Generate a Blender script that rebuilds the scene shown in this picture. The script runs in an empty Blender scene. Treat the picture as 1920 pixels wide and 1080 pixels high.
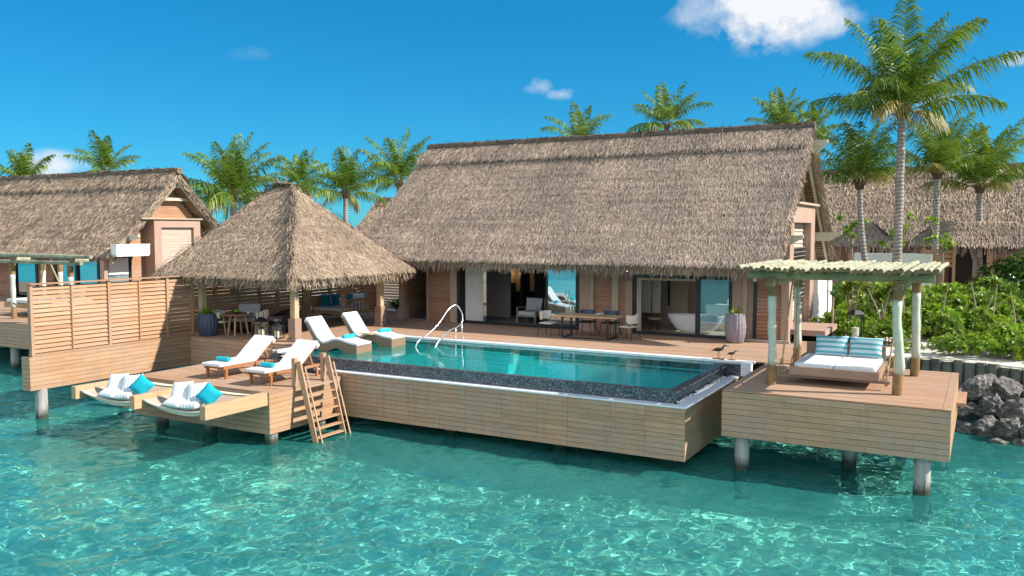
import bpy, math, random
import numpy as np
from mathutils import Vector, Matrix, Euler
R_ = math.radians
rng = np.random.default_rng(7)
random.seed(7)
scene = bpy.context.scene
COL = scene.collection

# ------------------------------------------------------------------ camera
cam_data = bpy.data.cameras.new("camera")
cam = bpy.data.objects.new("camera", cam_data)
COL.objects.link(cam)
cam.location = (0.0, 0.0, 5.45)
cam.rotation_euler = (math.pi/2 - R_(3.881), 0.0, R_(29.151))
cam_data.sensor_width = 36.0
cam_data.lens = 36.0*1592/1920
cam_data.clip_start = 0.1
cam_data.clip_end = 9000.0
scene.camera = cam

# ------------------------------------------------------------------ sky, sun, exposure
SUN_EL, SUN_AZ = R_(37.0), R_(72.2)          # azimuth from +Y towards +X
w = bpy.data.worlds.new("World"); scene.world = w; w.use_nodes = True
nt = w.node_tree; nt.nodes.clear()
def N(tree, t, **kw):
    n = tree.nodes.new(t)
    for k, v in kw.items():
        if k.startswith('i_'):
            n.inputs[k[2:].replace('_', ' ')].default_value = v
        else:
            setattr(n, k, v)
    return n
def Lk(tree, a, b): tree.links.new(a, b)
sky = N(nt, 'ShaderNodeTexSky', sky_type='NISHITA', sun_disc=False, sun_elevation=SUN_EL, sun_rotation=SUN_AZ,
        altitude=0.0, air_density=0.8, dust_density=0.05, ozone_density=4.0)
hs = N(nt, 'ShaderNodeHueSaturation', i_Hue=0.485, i_Saturation=1.35, i_Value=1.0)
Lk(nt, sky.outputs[0], hs.inputs['Color'])
tc = N(nt, 'ShaderNodeTexCoord')
def vm(tree, op, a, b):
    n = N(tree, 'ShaderNodeVectorMath', operation=op)
    for i, x in enumerate((a, b)):
        if x is None: continue
        if hasattr(x, 'links'): Lk(tree, x, n.inputs[i])
        else: n.inputs[i].default_value = x
    return n
def ma(tree, op, a, b=None, c=None, clamp=False):
    n = N(tree, 'ShaderNodeMath', operation=op, use_clamp=clamp)
    for i, x in enumerate((a, b, c)):
        if x is None: continue
        if hasattr(x, 'links'): Lk(tree, x, n.inputs[i])
        else: n.inputs[i].default_value = x
    return n.outputs[0]
noi = N(nt, 'ShaderNodeTexNoise', noise_dimensions='3D', i_Scale=14.0, i_Detail=9.0, i_Roughness=0.58)
Lk(nt, tc.outputs['Generated'], noi.inputs['Vector'])
noi2 = N(nt, 'ShaderNodeTexNoise', noise_dimensions='3D', i_Scale=42.0, i_Detail=6.0, i_Roughness=0.6)
Lk(nt, tc.outputs['Generated'], noi2.inputs['Vector'])
cloud = None
#         direction of the cloud's centre, half width, half height (radians), density
for c, rx, ry, amp in [((-0.212, 0.951, 0.245), 0.088, 0.060, 1.5), ((-0.262, 0.938, 0.240), 0.075, 0.034, 0.6), ((-0.160, 0.963, 0.222), 0.05, 0.022, 0.85),
                  ((-0.4537, 0.8762, 0.164), 0.022, 0.013, 0.75), ((-0.4325, 0.8884, 0.156), 0.022, 0.009, 0.7),
                  ((-0.8388, 0.5403, 0.066), 0.042, 0.020, 0.85), ((0.0197, 0.9854, 0.169), 0.016, 0.009, 0.8),
                  ((-0.0552, 0.9892, 0.1361), 0.035, 0.012, 0.55), ((-0.7059, 0.6817, 0.1923), 0.03, 0.010, 0.07)]:
    cv = Vector(c).normalized(); rt = Vector((cv.y, -cv.x, 0)).normalized(); up = rt.cross(cv)
    d = vm(nt, 'SUBTRACT', tc.outputs['Generated'], tuple(cv))
    a = ma(nt, 'DIVIDE', vm(nt, 'DOT_PRODUCT', d.outputs[0], tuple(rt)).outputs['Value'], rx)
    b = ma(nt, 'DIVIDE', vm(nt, 'DOT_PRODUCT', d.outputs[0], tuple(up)).outputs['Value'], ry)
    r2 = ma(nt, 'SQRT', ma(nt, 'ADD', ma(nt, 'MULTIPLY', a, a), ma(nt, 'MULTIPLY', b, b)))
    fac = ma(nt, 'SUBTRACT', 1.0, r2)
    nn = ma(nt, 'ADD', ma(nt, 'MULTIPLY', ma(nt, 'SUBTRACT', noi.outputs['Fac'], 0.5), 3.0), ma(nt, 'MULTIPLY', ma(nt, 'SUBTRACT', noi2.outputs['Fac'], 0.5), 1.5))
    s = ma(nt, 'MULTIPLY', ma(nt, 'MULTIPLY', ma(nt, 'ADD', fac, nn), 0.85, clamp=True), ma(nt, 'MULTIPLY', ma(nt, 'MULTIPLY', fac, 3.0, clamp=True), amp), clamp=True)
    cloud = s if cloud is None else ma(nt, 'MAXIMUM', cloud, s)
gam = N(nt, 'ShaderNodeGamma', i_Gamma=0.66); Lk(nt, hs.outputs[0], gam.inputs['Color'])
tin = N(nt, 'ShaderNodeMix', data_type='RGBA', blend_type='MULTIPLY'); tin.inputs['Factor'].default_value = 1.0
tin.inputs[7].default_value = (0.20, 0.87, 1.20, 1); Lk(nt, gam.outputs[0], tin.inputs[6])
# a bank of bright cumulus, added unseen behind the camera to fill the shaded faces
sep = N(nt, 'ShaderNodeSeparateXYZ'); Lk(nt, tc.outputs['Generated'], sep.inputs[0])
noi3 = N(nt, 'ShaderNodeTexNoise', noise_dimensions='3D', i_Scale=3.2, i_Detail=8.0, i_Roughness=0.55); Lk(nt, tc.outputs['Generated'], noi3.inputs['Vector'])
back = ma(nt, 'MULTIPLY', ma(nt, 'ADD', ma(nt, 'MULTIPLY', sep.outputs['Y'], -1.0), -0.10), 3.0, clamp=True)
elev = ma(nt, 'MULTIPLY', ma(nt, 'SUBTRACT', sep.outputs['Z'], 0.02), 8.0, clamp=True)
fill_bank = ma(nt, 'MULTIPLY', ma(nt, 'MULTIPLY', back, elev), ma(nt, 'MULTIPLY', ma(nt, 'SUBTRACT', noi3.outputs['Fac'], 0.40), 5.0, clamp=True))
mixc = N(nt, 'ShaderNodeMix', data_type='RGBA')
Lk(nt, cloud, mixc.inputs['Factor'])
Lk(nt, tin.outputs[2], mixc.inputs[6])
mixc.inputs[7].default_value = (4.6, 4.7, 4.9, 1)
mixb = N(nt, 'ShaderNodeMix', data_type='RGBA'); Lk(nt, fill_bank, mixb.inputs['Factor']); Lk(nt, mixc.outputs[2], mixb.inputs[6]); mixb.inputs[7].default_value = (11.2, 10.9, 10.6, 1)
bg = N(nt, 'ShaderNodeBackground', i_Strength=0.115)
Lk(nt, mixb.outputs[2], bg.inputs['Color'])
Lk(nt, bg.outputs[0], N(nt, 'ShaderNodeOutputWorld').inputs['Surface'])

sd = bpy.data.lights.new("sun", 'SUN'); sun = bpy.data.objects.new("sun", sd); COL.objects.link(sun)
sd.energy = 5.0; sd.angle = R_(0.5); sd.color = (1.0, 0.93, 0.82)
SDIR = Vector((math.cos(SUN_EL)*math.sin(SUN_AZ), math.cos(SUN_EL)*math.cos(SUN_AZ), math.sin(SUN_EL)))
sun.rotation_euler = SDIR.to_track_quat('Z', 'Y').to_euler(); sun.location = (30, 20, 40)
scene.view_settings.view_transform = 'Standard'; scene.view_settings.look = 'None'
scene.view_settings.exposure = 0.8; scene.view_settings.gamma = 1.0
scene.cycles.max_bounces = 12; scene.cycles.transparent_max_bounces = 16; scene.cycles.transmission_bounces = 8
scene.cycles.sample_clamp_indirect = 6.0; scene.cycles.caustics_refractive = True; scene.cycles.caustics_reflective = False
scene.cycles.use_adaptive_sampling = True; scene.cycles.adaptive_threshold = 0.012
scene.cycles.use_denoising = True

# ------------------------------------------------------------------ materials
def new_mat(name):
    m = bpy.data.materials.new(name); m.use_nodes = True; t = m.node_tree; t.nodes.clear()
    out = N(t, 'ShaderNodeOutputMaterial'); return m, t, out
def principled(t, out, rough=0.6, spec=0.3, metal=0.0):
    p = N(t, 'ShaderNodeBsdfPrincipled', i_Roughness=rough, i_Metallic=metal)
    p.inputs['Specular IOR Level'].default_value = spec
    Lk(t, p.outputs[0], out.inputs['Surface']); return p
def ramp(t, fac, stops):
    r = N(t, 'ShaderNodeValToRGB'); e = r.color_ramp.elements
    while len(e) < len(stops): e.new(0.5)
    for x, (p, c) in zip(e, stops): x.position = p; x.color = (*c, 1)
    if fac is not None: Lk(t, fac, r.inputs['Fac'])
    return r.outputs['Color']
def position(t, scale=(1, 1, 1), local=False):
    if local: src = N(t, 'ShaderNodeTexCoord').outputs['Object']
    else: src = N(t, 'ShaderNodeNewGeometry').outputs['Position']
    mp = N(t, 'ShaderNodeMapping'); mp.inputs['Scale'].default_value = scale; Lk(t, src, mp.inputs['Vector'])
    return mp.outputs[0]
def noise(t, vec, scale, detail=4, rough=0.55):
    n = N(t, 'ShaderNodeTexNoise', i_Scale=scale, i_Detail=detail, i_Roughness=rough); Lk(t, vec, n.inputs['Vector']); return n.outputs['Fac']
def mixcol(t, fac, a, b, blend='MIX'):
    m = N(t, 'ShaderNodeMix', data_type='RGBA', blend_type=blend)
    for key, x in (('Factor', fac), ('A', a), ('B', b)):
        s = m.inputs[key] if key == 'Factor' else [i for i in m.inputs if i.name == key and i.type == 'RGBA'][0]
        if hasattr(x, 'links'): Lk(t, x, s)
        else: s.default_value = x if key == 'Factor' else (*x, 1)
    return [o for o in m.outputs if o.type == 'RGBA'][0]
def bump(t, h, p, strength=0.3, dist=0.01):
    b = N(t, 'ShaderNodeBump', i_Strength=strength, i_Distance=dist); Lk(t, h, b.inputs['Height']); Lk(t, b.outputs[0], p.inputs['Normal'])
def island(t): return N(t, 'ShaderNodeNewGeometry').outputs['Random Per Island']

def plain(name, col, rough=0.6, spec=0.3, metal=0.0, var=0.12, scale=9.0, bmp=0.0):
    m, t, out = new_mat(name); p = principled(t, out, rough, spec, metal)
    v = position(t, local=True); n = noise(t, v, scale, 5)
    lo = tuple(c*(1-var) for c in col); hi = tuple(min(1, c*(1+var)) for c in col)
    Lk(t, ramp(t, n, [(0.3, lo), (0.7, hi)]), p.inputs['Base Color'])
    if bmp: bump(t, noise(t, v, scale*12, 3), p, bmp, 0.004)
    return m
def wood(name, ca, cb, axis, rough=0.65, local=False, weather=0.0):
    """boards: one colour per board, grain along the axis, a little weathering"""
    m, t, out = new_mat(name); p = principled(t, out, rough, 0.25)
    s = [38.0, 38.0, 38.0]; s['xyz'.index(axis)] = 1.6
    v = position(t, tuple(s), local); g = noise(t, v, 1.0, 5, 0.6)
    base = ramp(t, island(t), [(0.0, ca), (0.35, tuple(0.5*(a+b) for a, b in zip(ca, cb))), (0.75, cb), (1.0, tuple(0.72*a+0.35*b for a, b in zip(ca, cb)))])
    c = mixcol(t, 0.65, base, ramp(t, g, [(0.28, (0.52, 0.47, 0.43)), (0.5, (0.95, 0.95, 0.95)), (0.75, (1.12, 1.1, 1.05))]), 'MULTIPLY')
    big = noise(t, position(t, (0.5, 0.5, 0.9), local), 1.3, 5, 0.6)
    c = mixcol(t, ramp(t, big, [(0.42, (0, 0, 0)), (0.72, (0.55+weather,)*3)]), c, mixcol(t, 0.75, c, (0.36, 0.31, 0.26)))
    if weather:                                        # grey runs left by rain and spray
        st = noise(t, position(t, (7.0, 7.0, 0.55), local), 1.0, 5, 0.65)
        c = mixcol(t, ramp(t, st, [(0.50, (0, 0, 0)), (0.72, (0.55, 0.55, 0.55))]), c, mixcol(t, 0.6, c, (0.20, 0.175, 0.15)))
    Lk(t, c, p.inputs['Base Color']); bump(t, g, p, 0.25, 0.004)
    return m
def thatch_mat(name, dark, mid, light):
    m, t, out = new_mat(name); p = principled(t, out, 0.85, 0.15)
    c = ramp(t, island(t), [(0.0, dark), (0.3, mid), (0.75, mid), (1.0, light)])
    n = noise(t, position(t), 0.42, 6, 0.65); n5 = noise(t, position(t, (1.8, 0.25, 0.25)), 1.0, 4, 0.6); n2 = noise(t, position(t, (0.4, 1.5, 5.5)), 1.0, 3, 0.55)
    c = mixcol(t, 0.8, c, ramp(t, n, [(0.3, (0.66, 0.65, 0.66)), (0.7, (1.2, 1.16, 1.09))]), 'MULTIPLY')
    c = mixcol(t, 0.6, c, ramp(t, n5, [(0.32, (0.72, 0.71, 0.71)), (0.6, (1.08, 1.07, 1.05))]), 'MULTIPLY')
    c = mixcol(t, 0.6, c, ramp(t, n2, [(0.35, (0.74, 0.72, 0.71)), (0.62, (1.08, 1.08, 1.08))]), 'MULTIPLY')
    Lk(t, c, p.inputs['Base Color'])
    return m
def leaf_mat(name, stops, trans=0.35, rough=0.42, spec=0.4):
    m, t, out = new_mat(name)
    p = N(t, 'ShaderNodeBsdfPrincipled', i_Roughness=rough); p.inputs['Specular IOR Level'].default_value = spec
    tr = N(t, 'ShaderNodeBsdfTranslucent'); mx = N(t, 'ShaderNodeMixShader', i_Fac=trans)
    c = ramp(t, island(t), stops); Lk(t, c, p.inputs['Base Color'])
    Lk(t, mixcol(t, 0.6, c, (0.22, 0.30, 0.02)), tr.inputs['Color'])
    Lk(t, p.outputs[0], mx.inputs[1]); Lk(t, tr.outputs[0], mx.inputs[2]); Lk(t, mx.outputs[0], out.inputs['Surface'])
    return m
def glass_mat(name, tint, refl=0.3, rough=0.0):
    m, t, out = new_mat(name)
    g = N(t, 'ShaderNodeBsdfGlossy', i_Roughness=rough); g.inputs['Color'].default_value = (0.85, 0.95, 1, 1)
    tr = N(t, 'ShaderNodeBsdfTransparent'); tr.inputs['Color'].default_value = (*tint, 1)
    ge = N(t, 'ShaderNodeNewGeometry'); om = ma(t, 'SUBTRACT', 1.0, ma(t, 'ABSOLUTE', vm(t, 'DOT_PRODUCT', ge.outputs['Normal'], ge.outputs['Incoming']).outputs['Value']), clamp=True)
    f = ma(t, 'ADD', 0.04+refl, ma(t, 'MULTIPLY', 0.96-refl, ma(t, 'POWER', om, 5.0)), clamp=True)
    mx = N(t, 'ShaderNodeMixShader'); Lk(t, f, mx.inputs[0]); Lk(t, tr.outputs[0], mx.inputs[1]); Lk(t, g.outputs[0], mx.inputs[2]); Lk(t, mx.outputs[0], out.inputs['Surface'])
    return m
def stripe_mat(name, base, stripe, axis, freq, width=0.3, soft=0.06):
    m, t, out = new_mat(name); p = principled(t, out, 0.85, 0.1)
    sp = N(t, 'ShaderNodeSeparateXYZ'); Lk(t, N(t, 'ShaderNodeTexCoord').outputs['Object'], sp.inputs[0])
    f = ma(t, 'FRACT', ma(t, 'MULTIPLY', sp.outputs['XYZ'.index(axis)], freq))
    d = ma(t, 'ABSOLUTE', ma(t, 'SUBTRACT', f, 0.5))
    Lk(t, ramp(t, d, [(0.0, stripe), (width*0.5, stripe), (width*0.5+soft, base), (1, base)]), p.inputs['Base Color'])
    return m
def lamp_mat(name, col, strength):
    m, t, out = new_mat(name); e = N(t, 'ShaderNodeEmission', i_Strength=strength); e.inputs['Color'].default_value = (*col, 1)
    Lk(t, e.outputs[0], out.inputs['Surface']); return m

TEAK_A, TEAK_B = (0.46, 0.265, 0.145), (0.36, 0.195, 0.10)
M = {}
M['fascia_x'] = wood('fascia_boards_along_x', (0.52, 0.325, 0.205), (0.44, 0.26, 0.155), 'x', weather=0.25)
M['fascia_y'] = wood('fascia_boards_along_y', (0.47, 0.285, 0.16), (0.385, 0.215, 0.115), 'y', weather=0.15)
M['deck_x'] = wood('deck_boards', (0.44, 0.275, 0.18), (0.37, 0.222, 0.14), 'x', 0.78)
M['deck_y'] = wood('deck_boards_crosswise', (0.43, 0.27, 0.178), (0.37, 0.225, 0.145), 'y', 0.78)
M['slat_y'] = wood('screen_slats', (0.46, 0.27, 0.15), (0.35, 0.185, 0.10), 'y')
M['slat_x'] = wood('fence_slats', (0.42, 0.235, 0.13), (0.32, 0.165, 0.09), 'x')
M['post_z'] = wood('wood_posts', (0.45, 0.27, 0.16), (0.40, 0.225, 0.13), 'z')
M['beam_y'] = wood('pale_beams', (0.52, 0.34, 0.19), (0.47, 0.295, 0.155), 'y')
M['beam_z'] = wood('pale_posts', (0.55, 0.41, 0.26), (0.50, 0.36, 0.22), 'z')
M['wall_x'] = wood('wall_boards', (0.42, 0.215, 0.125), (0.31, 0.145, 0.085), 'x')
M['wall_y'] = wood('gable_boards', (0.45, 0.25, 0.14), (0.36, 0.185, 0.105), 'y')
M['frame_pink'] = wood('pinkish_frame', (0.44, 0.29, 0.225), (0.40, 0.255, 0.195), 'z')
M['frame_light'] = wood('light_frame', (0.50, 0.39, 0.29), (0.46, 0.35, 0.25), 'z')
M['louvre'] = wood('pale_louvres', (0.55, 0.44, 0.36), (0.48, 0.37, 0.30), 'y')
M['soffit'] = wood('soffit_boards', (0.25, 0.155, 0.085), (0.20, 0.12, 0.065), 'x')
M['barge'] = plain('painted_barge', (0.47, 0.44, 0.34), 0.6, var=0.1)
M['stair'] = wood('ladder_timber', (0.47, 0.29, 0.18), (0.42, 0.25, 0.15), 'x')
M['teak'] = wood('oiled_teak', (0.42, 0.16, 0.05), (0.34, 0.12, 0.035), 'y', 0.45, True)
M['oak'] = wood('pale_oak', (0.52, 0.34, 0.18), (0.46, 0.29, 0.15), 'z', 0.5, True)
M['oak_x'] = wood('pale_oak_top', (0.56, 0.37, 0.19), (0.50, 0.32, 0.16), 'x', 0.45, True)
M['brown_top'] = wood('brown_table_top', (0.30, 0.16, 0.08), (0.26, 0.14, 0.07), 'x', 0.4, True)
M['swing_wood'] = wood('bed_frame_wood', (0.34, 0.22, 0.16), (0.29, 0.18, 0.13), 'x', 0.6)
M['swing_oak'] = wood('porch_swing_wood', (0.44, 0.25, 0.11), (0.38, 0.21, 0.09), 'x', 0.55)
M['thatch'] = thatch_mat('grey_thatch', (0.30, 0.235, 0.19), (0.41, 0.325, 0.262), (0.50, 0.41, 0.34))
M['thatch_tan'] = thatch_mat('tan_thatch', (0.27, 0.205, 0.155), (0.42, 0.325, 0.245), (0.53, 0.43, 0.335))
M['thatch_dark'] = thatch_mat('dark_ridge_thatch', (0.10, 0.075, 0.062), (0.24, 0.18, 0.145), (0.36, 0.28, 0.225))
M['under'] = plain('thatch_underlay', (0.30, 0.235, 0.18), 0.9, 0.1, var=0.3)
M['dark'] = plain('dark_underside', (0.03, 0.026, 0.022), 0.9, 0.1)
M['white'] = plain('white_render', (0.78, 0.78, 0.76), 0.55, var=0.05)
M['coping'] = plain('white_stone_coping', (0.72, 0.74, 0.75), 0.45, 0.4, var=0.07, scale=5)
M['fabric'] = plain('white_fabric', (0.66, 0.67, 0.68), 0.9, 0.1, var=0.05, scale=5, bmp=0.1)
M['fabric_grey'] = plain('pale_grey_fabric', (0.52, 0.54, 0.55), 0.9, 0.1, var=0.06, bmp=0.1)
M['fabric_ivory'] = plain('ivory_weave', (0.60, 0.55, 0.46), 0.8, 0.15, var=0.08, scale=20)
M['towel'] = plain('turquoise_towel', (0.035, 0.42, 0.50), 0.95, 0.05, var=0.12, scale=25, bmp=0.4)
M['teal'] = plain('teal_cotton', (0.012, 0.33, 0.43), 0.9, 0.1, var=0.1, scale=6)
M['teal_dark'] = plain('deep_teal_cotton', (0.01, 0.17, 0.22), 0.9, 0.1, var=0.1)
M['black'] = plain('black_metal', (0.018, 0.02, 0.023), 0.4, 0.4)
M['wicker_dark'] = plain('dark_wicker', (0.025, 0.022, 0.02), 0.7, 0.3, var=0.5, scale=40, bmp=0.6)
M['wicker'] = plain('brown_wicker', (0.24, 0.16, 0.105), 0.7, 0.2, var=0.3, scale=45, bmp=0.5)
M['steel'] = plain('polished_steel', (0.85, 0.84, 0.82), 0.22, 0.5, 0.9, var=0.02)
M['navy'] = plain('slate_blue_ceramic', (0.055, 0.075, 0.115), 0.45, 0.4, var=0.3, scale=12)
M['planter'] = plain('mauve_ceramic', (0.235, 0.205, 0.235), 0.5, 0.35, var=0.22, scale=10)
M['soil'] = plain('soil', (0.05, 0.035, 0.025), 0.95)
M['log'] = plain('green_treated_log', (0.34, 0.33, 0.235), 0.8, 0.1, var=0.42, scale=3, bmp=0.4)
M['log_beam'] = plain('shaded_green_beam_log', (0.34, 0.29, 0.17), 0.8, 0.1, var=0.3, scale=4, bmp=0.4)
M['log_wall'] = plain('weathered_wall_log', (0.15, 0.165, 0.135), 0.85, 0.1, var=0.45, scale=3, bmp=0.4)
M['log_dark'] = plain('brown_log_base', (0.24, 0.155, 0.075), 0.8, 0.1, var=0.25, scale=6, bmp=0.3)
M['log_end'] = plain('cut_log_end', (0.20, 0.13, 0.075), 0.85, 0.1, var=0.3, scale=20)
M['aqua_post'] = plain('pale_aqua_painted_post', (0.51, 0.53, 0.435), 0.65, 0.2, var=0.1, scale=7)
M['rope'] = plain('jute_rope', (0.42, 0.30, 0.165), 0.9, 0.1, var=0.2, scale=40, bmp=0.5)
M['net'] = plain('hammock_net', (0.40, 0.325, 0.26), 0.9, 0.1, var=0.1, scale=30)
M['net_edge'] = plain('cream_rope_edge', (0.62, 0.57, 0.47), 0.9, 0.1, var=0.1)
M['plaster_warm'] = plain('warm_plaster', (0.55, 0.42, 0.33), 0.8)
M['panel_grey'] = plain('taupe_panel', (0.36, 0.31, 0.265), 0.7)
M['floor_in'] = plain('dark_rug_floor', (0.22, 0.235, 0.245), 0.7)
M['floor_bath'] = plain('stone_bath_floor', (0.50, 0.43, 0.37), 0.4)
M['tub'] = plain('white_stone_tub', (0.88, 0.85, 0.81), 0.35, 0.4, var=0.03)
M['curtain'] = plain('white_curtain', (0.66, 0.65, 0.62), 0.9, 0.1, var=0.05)
M['green'] = plain('green_fruit', (0.22, 0.48, 0.03), 0.4)
M['candle'] = plain('cream_candle', (0.75, 0.68, 0.55), 0.6)
M['bird'] = plain('dark_bronze', (0.035, 0.026, 0.02), 0.45, 0.4)
M['glow'] = lamp_mat('warm_bulb', (1.0, 0.66, 0.28), 9.0)
M['glass'] = glass_mat('window_glass', (0.80, 0.90, 0.91), 0.10)
M['glass_teal'] = glass_mat('tinted_glass', (0.55, 0.72, 0.74), 0.34)
M['glass_bath'] = glass_mat('lightly_tinted_glass', (0.78, 0.89, 0.91), 0.06)
M['lantern_glass'] = glass_mat('lantern_glass', (0.94, 0.96, 0.96), 0.01)
M['stripe_pale'] = stripe_mat('grey_striped_cotton', (0.74, 0.76, 0.76), (0.38, 0.49, 0.53), 'X', 11.0, 0.22)
M['stripe_blue'] = stripe_mat('aqua_striped_cotton', (0.50, 0.65, 0.69), (0.10, 0.36, 0.44), 'Y', 8.0, 0.26, 0.16)
M['bark'] = None
M['leaf_bush'] = leaf_mat('bush_leaves', [(0.0, (0.08, 0.20, 0.012)), (0.4, (0.19, 0.37, 0.02)), (0.75, (0.30, 0.49, 0.035)), (1.0, (0.45, 0.56, 0.08))], 0.38, 0.42, 0.35)
M['leaf_olive'] = leaf_mat('olive_bush_leaves', [(0.0, (0.06, 0.13, 0.012)), (0.45, (0.13, 0.25, 0.02)), (0.8, (0.24, 0.36, 0.035)), (1.0, (0.42, 0.42, 0.09))], 0.32, 0.42, 0.4)
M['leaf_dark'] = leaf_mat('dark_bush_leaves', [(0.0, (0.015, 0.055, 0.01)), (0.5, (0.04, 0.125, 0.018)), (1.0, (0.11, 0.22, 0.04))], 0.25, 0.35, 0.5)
M['leaf_spiky'] = leaf_mat('strap_leaves', [(0.0, (0.08, 0.17, 0.014)), (0.5, (0.20, 0.30, 0.03)), (1.0, (0.38, 0.38, 0.06))], 0.3, 0.4, 0.4)
M['frond'] = leaf_mat('palm_leaflets', [(0.0, (0.04, 0.10, 0.014)), (0.45, (0.085, 0.18, 0.022)), (0.8, (0.16, 0.26, 0.03)), (1.0, (0.30, 0.34, 0.055))], 0.30, 0.45, 0.28)
M['frond_old'] = leaf_mat('old_palm_leaflets', [(0.0, (0.17, 0.12, 0.03)), (0.5, (0.28, 0.22, 0.05)), (1.0, (0.33, 0.30, 0.09))], 0.3, 0.5, 0.3)
M['rachis'] = plain('frond_stalk', (0.26, 0.27, 0.075), 0.5, var=0.2)
M['stem'] = plain('grey_stems', (0.33, 0.27, 0.21), 0.85, var=0.2)
M['husk'] = plain('brown_husks', (0.16, 0.10, 0.065), 0.9, var=0.4, scale=12)

def trunk_mat():
    m, t, out = new_mat('palm_trunk'); p = principled(t, out, 0.85, 0.15)
    wv = N(t, 'ShaderNodeTexWave', wave_type='BANDS', bands_direction='Z', i_Scale=2.1, i_Distortion=1.6, i_Detail=2.0)
    wv.inputs['Detail Scale'].default_value = 2.0
    Lk(t, position(t), wv.inputs['Vector']); n = noise(t, position(t, (3, 3, 1)), 2.5, 5)
    c = mixcol(t, 0.75, ramp(t, n, [(0.3, (0.23, 0.20, 0.175)), (0.7, (0.41, 0.375, 0.34))]), ramp(t, wv.outputs['Color'], [(0.0, (0.45, 0.42, 0.40)), (0.35, (1, 1, 1))]), 'MULTIPLY')
    Lk(t, c, p.inputs['Base Color']); bump(t, wv.outputs['Fac'], p, 0.6, 0.03); return m
M['bark'] = trunk_mat()
def concrete_mat():
    m, t, out = new_mat('pile_concrete'); p = principled(t, out, 0.8, 0.2)
    n = noise(t, position(t, (6, 6, 1.2)), 1.6, 6, 0.65)
    z = N(t, 'ShaderNodeSeparateXYZ'); Lk(t, position(t), z.inputs[0])
    wet = ma(t, 'ADD', z.outputs['Z'], ma(t, 'MULTIPLY', n, 0.25))
    c = ramp(t, n, [(0.3, (0.25, 0.235, 0.22)), (0.7, (0.48, 0.455, 0.43))])
    c = mixcol(t, ramp(t, wet, [(0.22, (1, 1, 1)), (0.46, (0, 0, 0))]), c, (0.05, 0.062, 0.045)); Lk(t, c, p.inputs['Base Color']); bump(t, n, p, 0.3, 0.02); return m
M['concrete'] = concrete_mat()
def granite_mat(name, light, scale=40.0):
    m, t, out = new_mat(name); p = principled(t, out, 0.25, 0.5)
    v = N(t, 'ShaderNodeTexVoronoi', i_Scale=scale); Lk(t, position(t), v.inputs['Vector'])
    sp = N(t, 'ShaderNodeSeparateColor'); Lk(t, v.outputs['Color'], sp.inputs[0])
    Lk(t, ramp(t, sp.outputs[0], light), p.inputs['Base Color']); return m
M['granite'] = granite_mat('dark_granite', [(0.0, (0.028, 0.034, 0.045)), (0.45, (0.055, 0.065, 0.08)), (0.75, (0.10, 0.115, 0.13)), (0.92, (0.15, 0.165, 0.175)), (1.0, (0.30, 0.30, 0.29))])
M['pool_tile'] = granite_mat('pool_terrazzo', [(0.0, (0.55, 0.60, 0.60)), (0.5, (0.72, 0.76, 0.76)), (0.85, (0.80, 0.84, 0.82)), (1.0, (0.90, 0.90, 0.88))])
M['pool_shelf'] = granite_mat('shelf_terrazzo', [(0.0, (0.16, 0.17, 0.165)), (0.5, (0.25, 0.26, 0.25)), (1.0, (0.45, 0.45, 0.42))])

def water_mat(name, tint, ripple, refr, rough, ripple_h, scatter=0.0, tint2=None):
    """sea or pool water: it mirrors at grazing angles, lets tinted light through and bends the view of the bottom"""
    m, t, out = new_mat(name)
    pos = position(t)
    hs_ = None
    for sc, st, ang, amp in ripple:
        mp = N(t, 'ShaderNodeMapping'); mp.inputs['Scale'].default_value = st; mp.inputs['Rotation'].default_value = (0, 0, R_(ang)); Lk(t, pos, mp.inputs['Vector'])
        n = N(t, 'ShaderNodeTexNoise', i_Scale=sc, i_Detail=3.0, i_Roughness=0.5, i_Distortion=0.7); Lk(t, mp.outputs[0], n.inputs['Vector'])
        h = ma(t, 'MULTIPLY', n.outputs['Fac'], amp); hs_ = h if hs_ is None else ma(t, 'ADD', hs_, h)
    b = N(t, 'ShaderNodeBump', i_Strength=1.0, i_Distance=ripple_h); Lk(t, hs_, b.inputs['Height'])
    gl = N(t, 'ShaderNodeBsdfGlossy', i_Roughness=rough); Lk(t, b.outputs[0], gl.inputs['Normal'])
    tr = N(t, 'ShaderNodeBsdfTransparent'); tr.inputs['Color'].default_value = (*tint, 1)
    rf = N(t, 'ShaderNodeBsdfRefraction', i_IOR=1.33, i_Roughness=0.0); rf.inputs['Color'].default_value = (*(tint2 or tint), 1); Lk(t, b.outputs[0], rf.inputs['Normal'])
    m1 = N(t, 'ShaderNodeMixShader', i_Fac=refr); Lk(t, tr.outputs[0], m1.inputs[1]); Lk(t, rf.outputs[0], m1.inputs[2])
    if scatter:                                        # fine suspended sand that makes the lagoon milky
        df = N(t, 'ShaderNodeBsdfDiffuse'); df.inputs['Color'].default_value = (0.03, 0.52, 0.47, 1); ms = N(t, 'ShaderNodeMixShader', i_Fac=scatter)
        Lk(t, m1.outputs[0], ms.inputs[1]); Lk(t, df.outputs[0], ms.inputs[2]); m1 = ms
    ge = N(t, 'ShaderNodeNewGeometry'); dt_ = vm(t, 'DOT_PRODUCT', b.outputs[0], ge.outputs['Incoming']).outputs['Value']
    om = ma(t, 'SUBTRACT', 1.0, ma(t, 'ABSOLUTE', dt_), clamp=True)
    frs = ma(t, 'ADD', 0.02, ma(t, 'MULTIPLY', 0.98, ma(t, 'POWER', om, 5.0)), clamp=True)
    m2 = N(t, 'ShaderNodeMixShader'); Lk(t, frs, m2.inputs[0]); Lk(t, m1.outputs[0], m2.inputs[1]); Lk(t, gl.outputs[0], m2.inputs[2])
    Lk(t, m2.outputs[0], out.inputs['Surface']); return m
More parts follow.
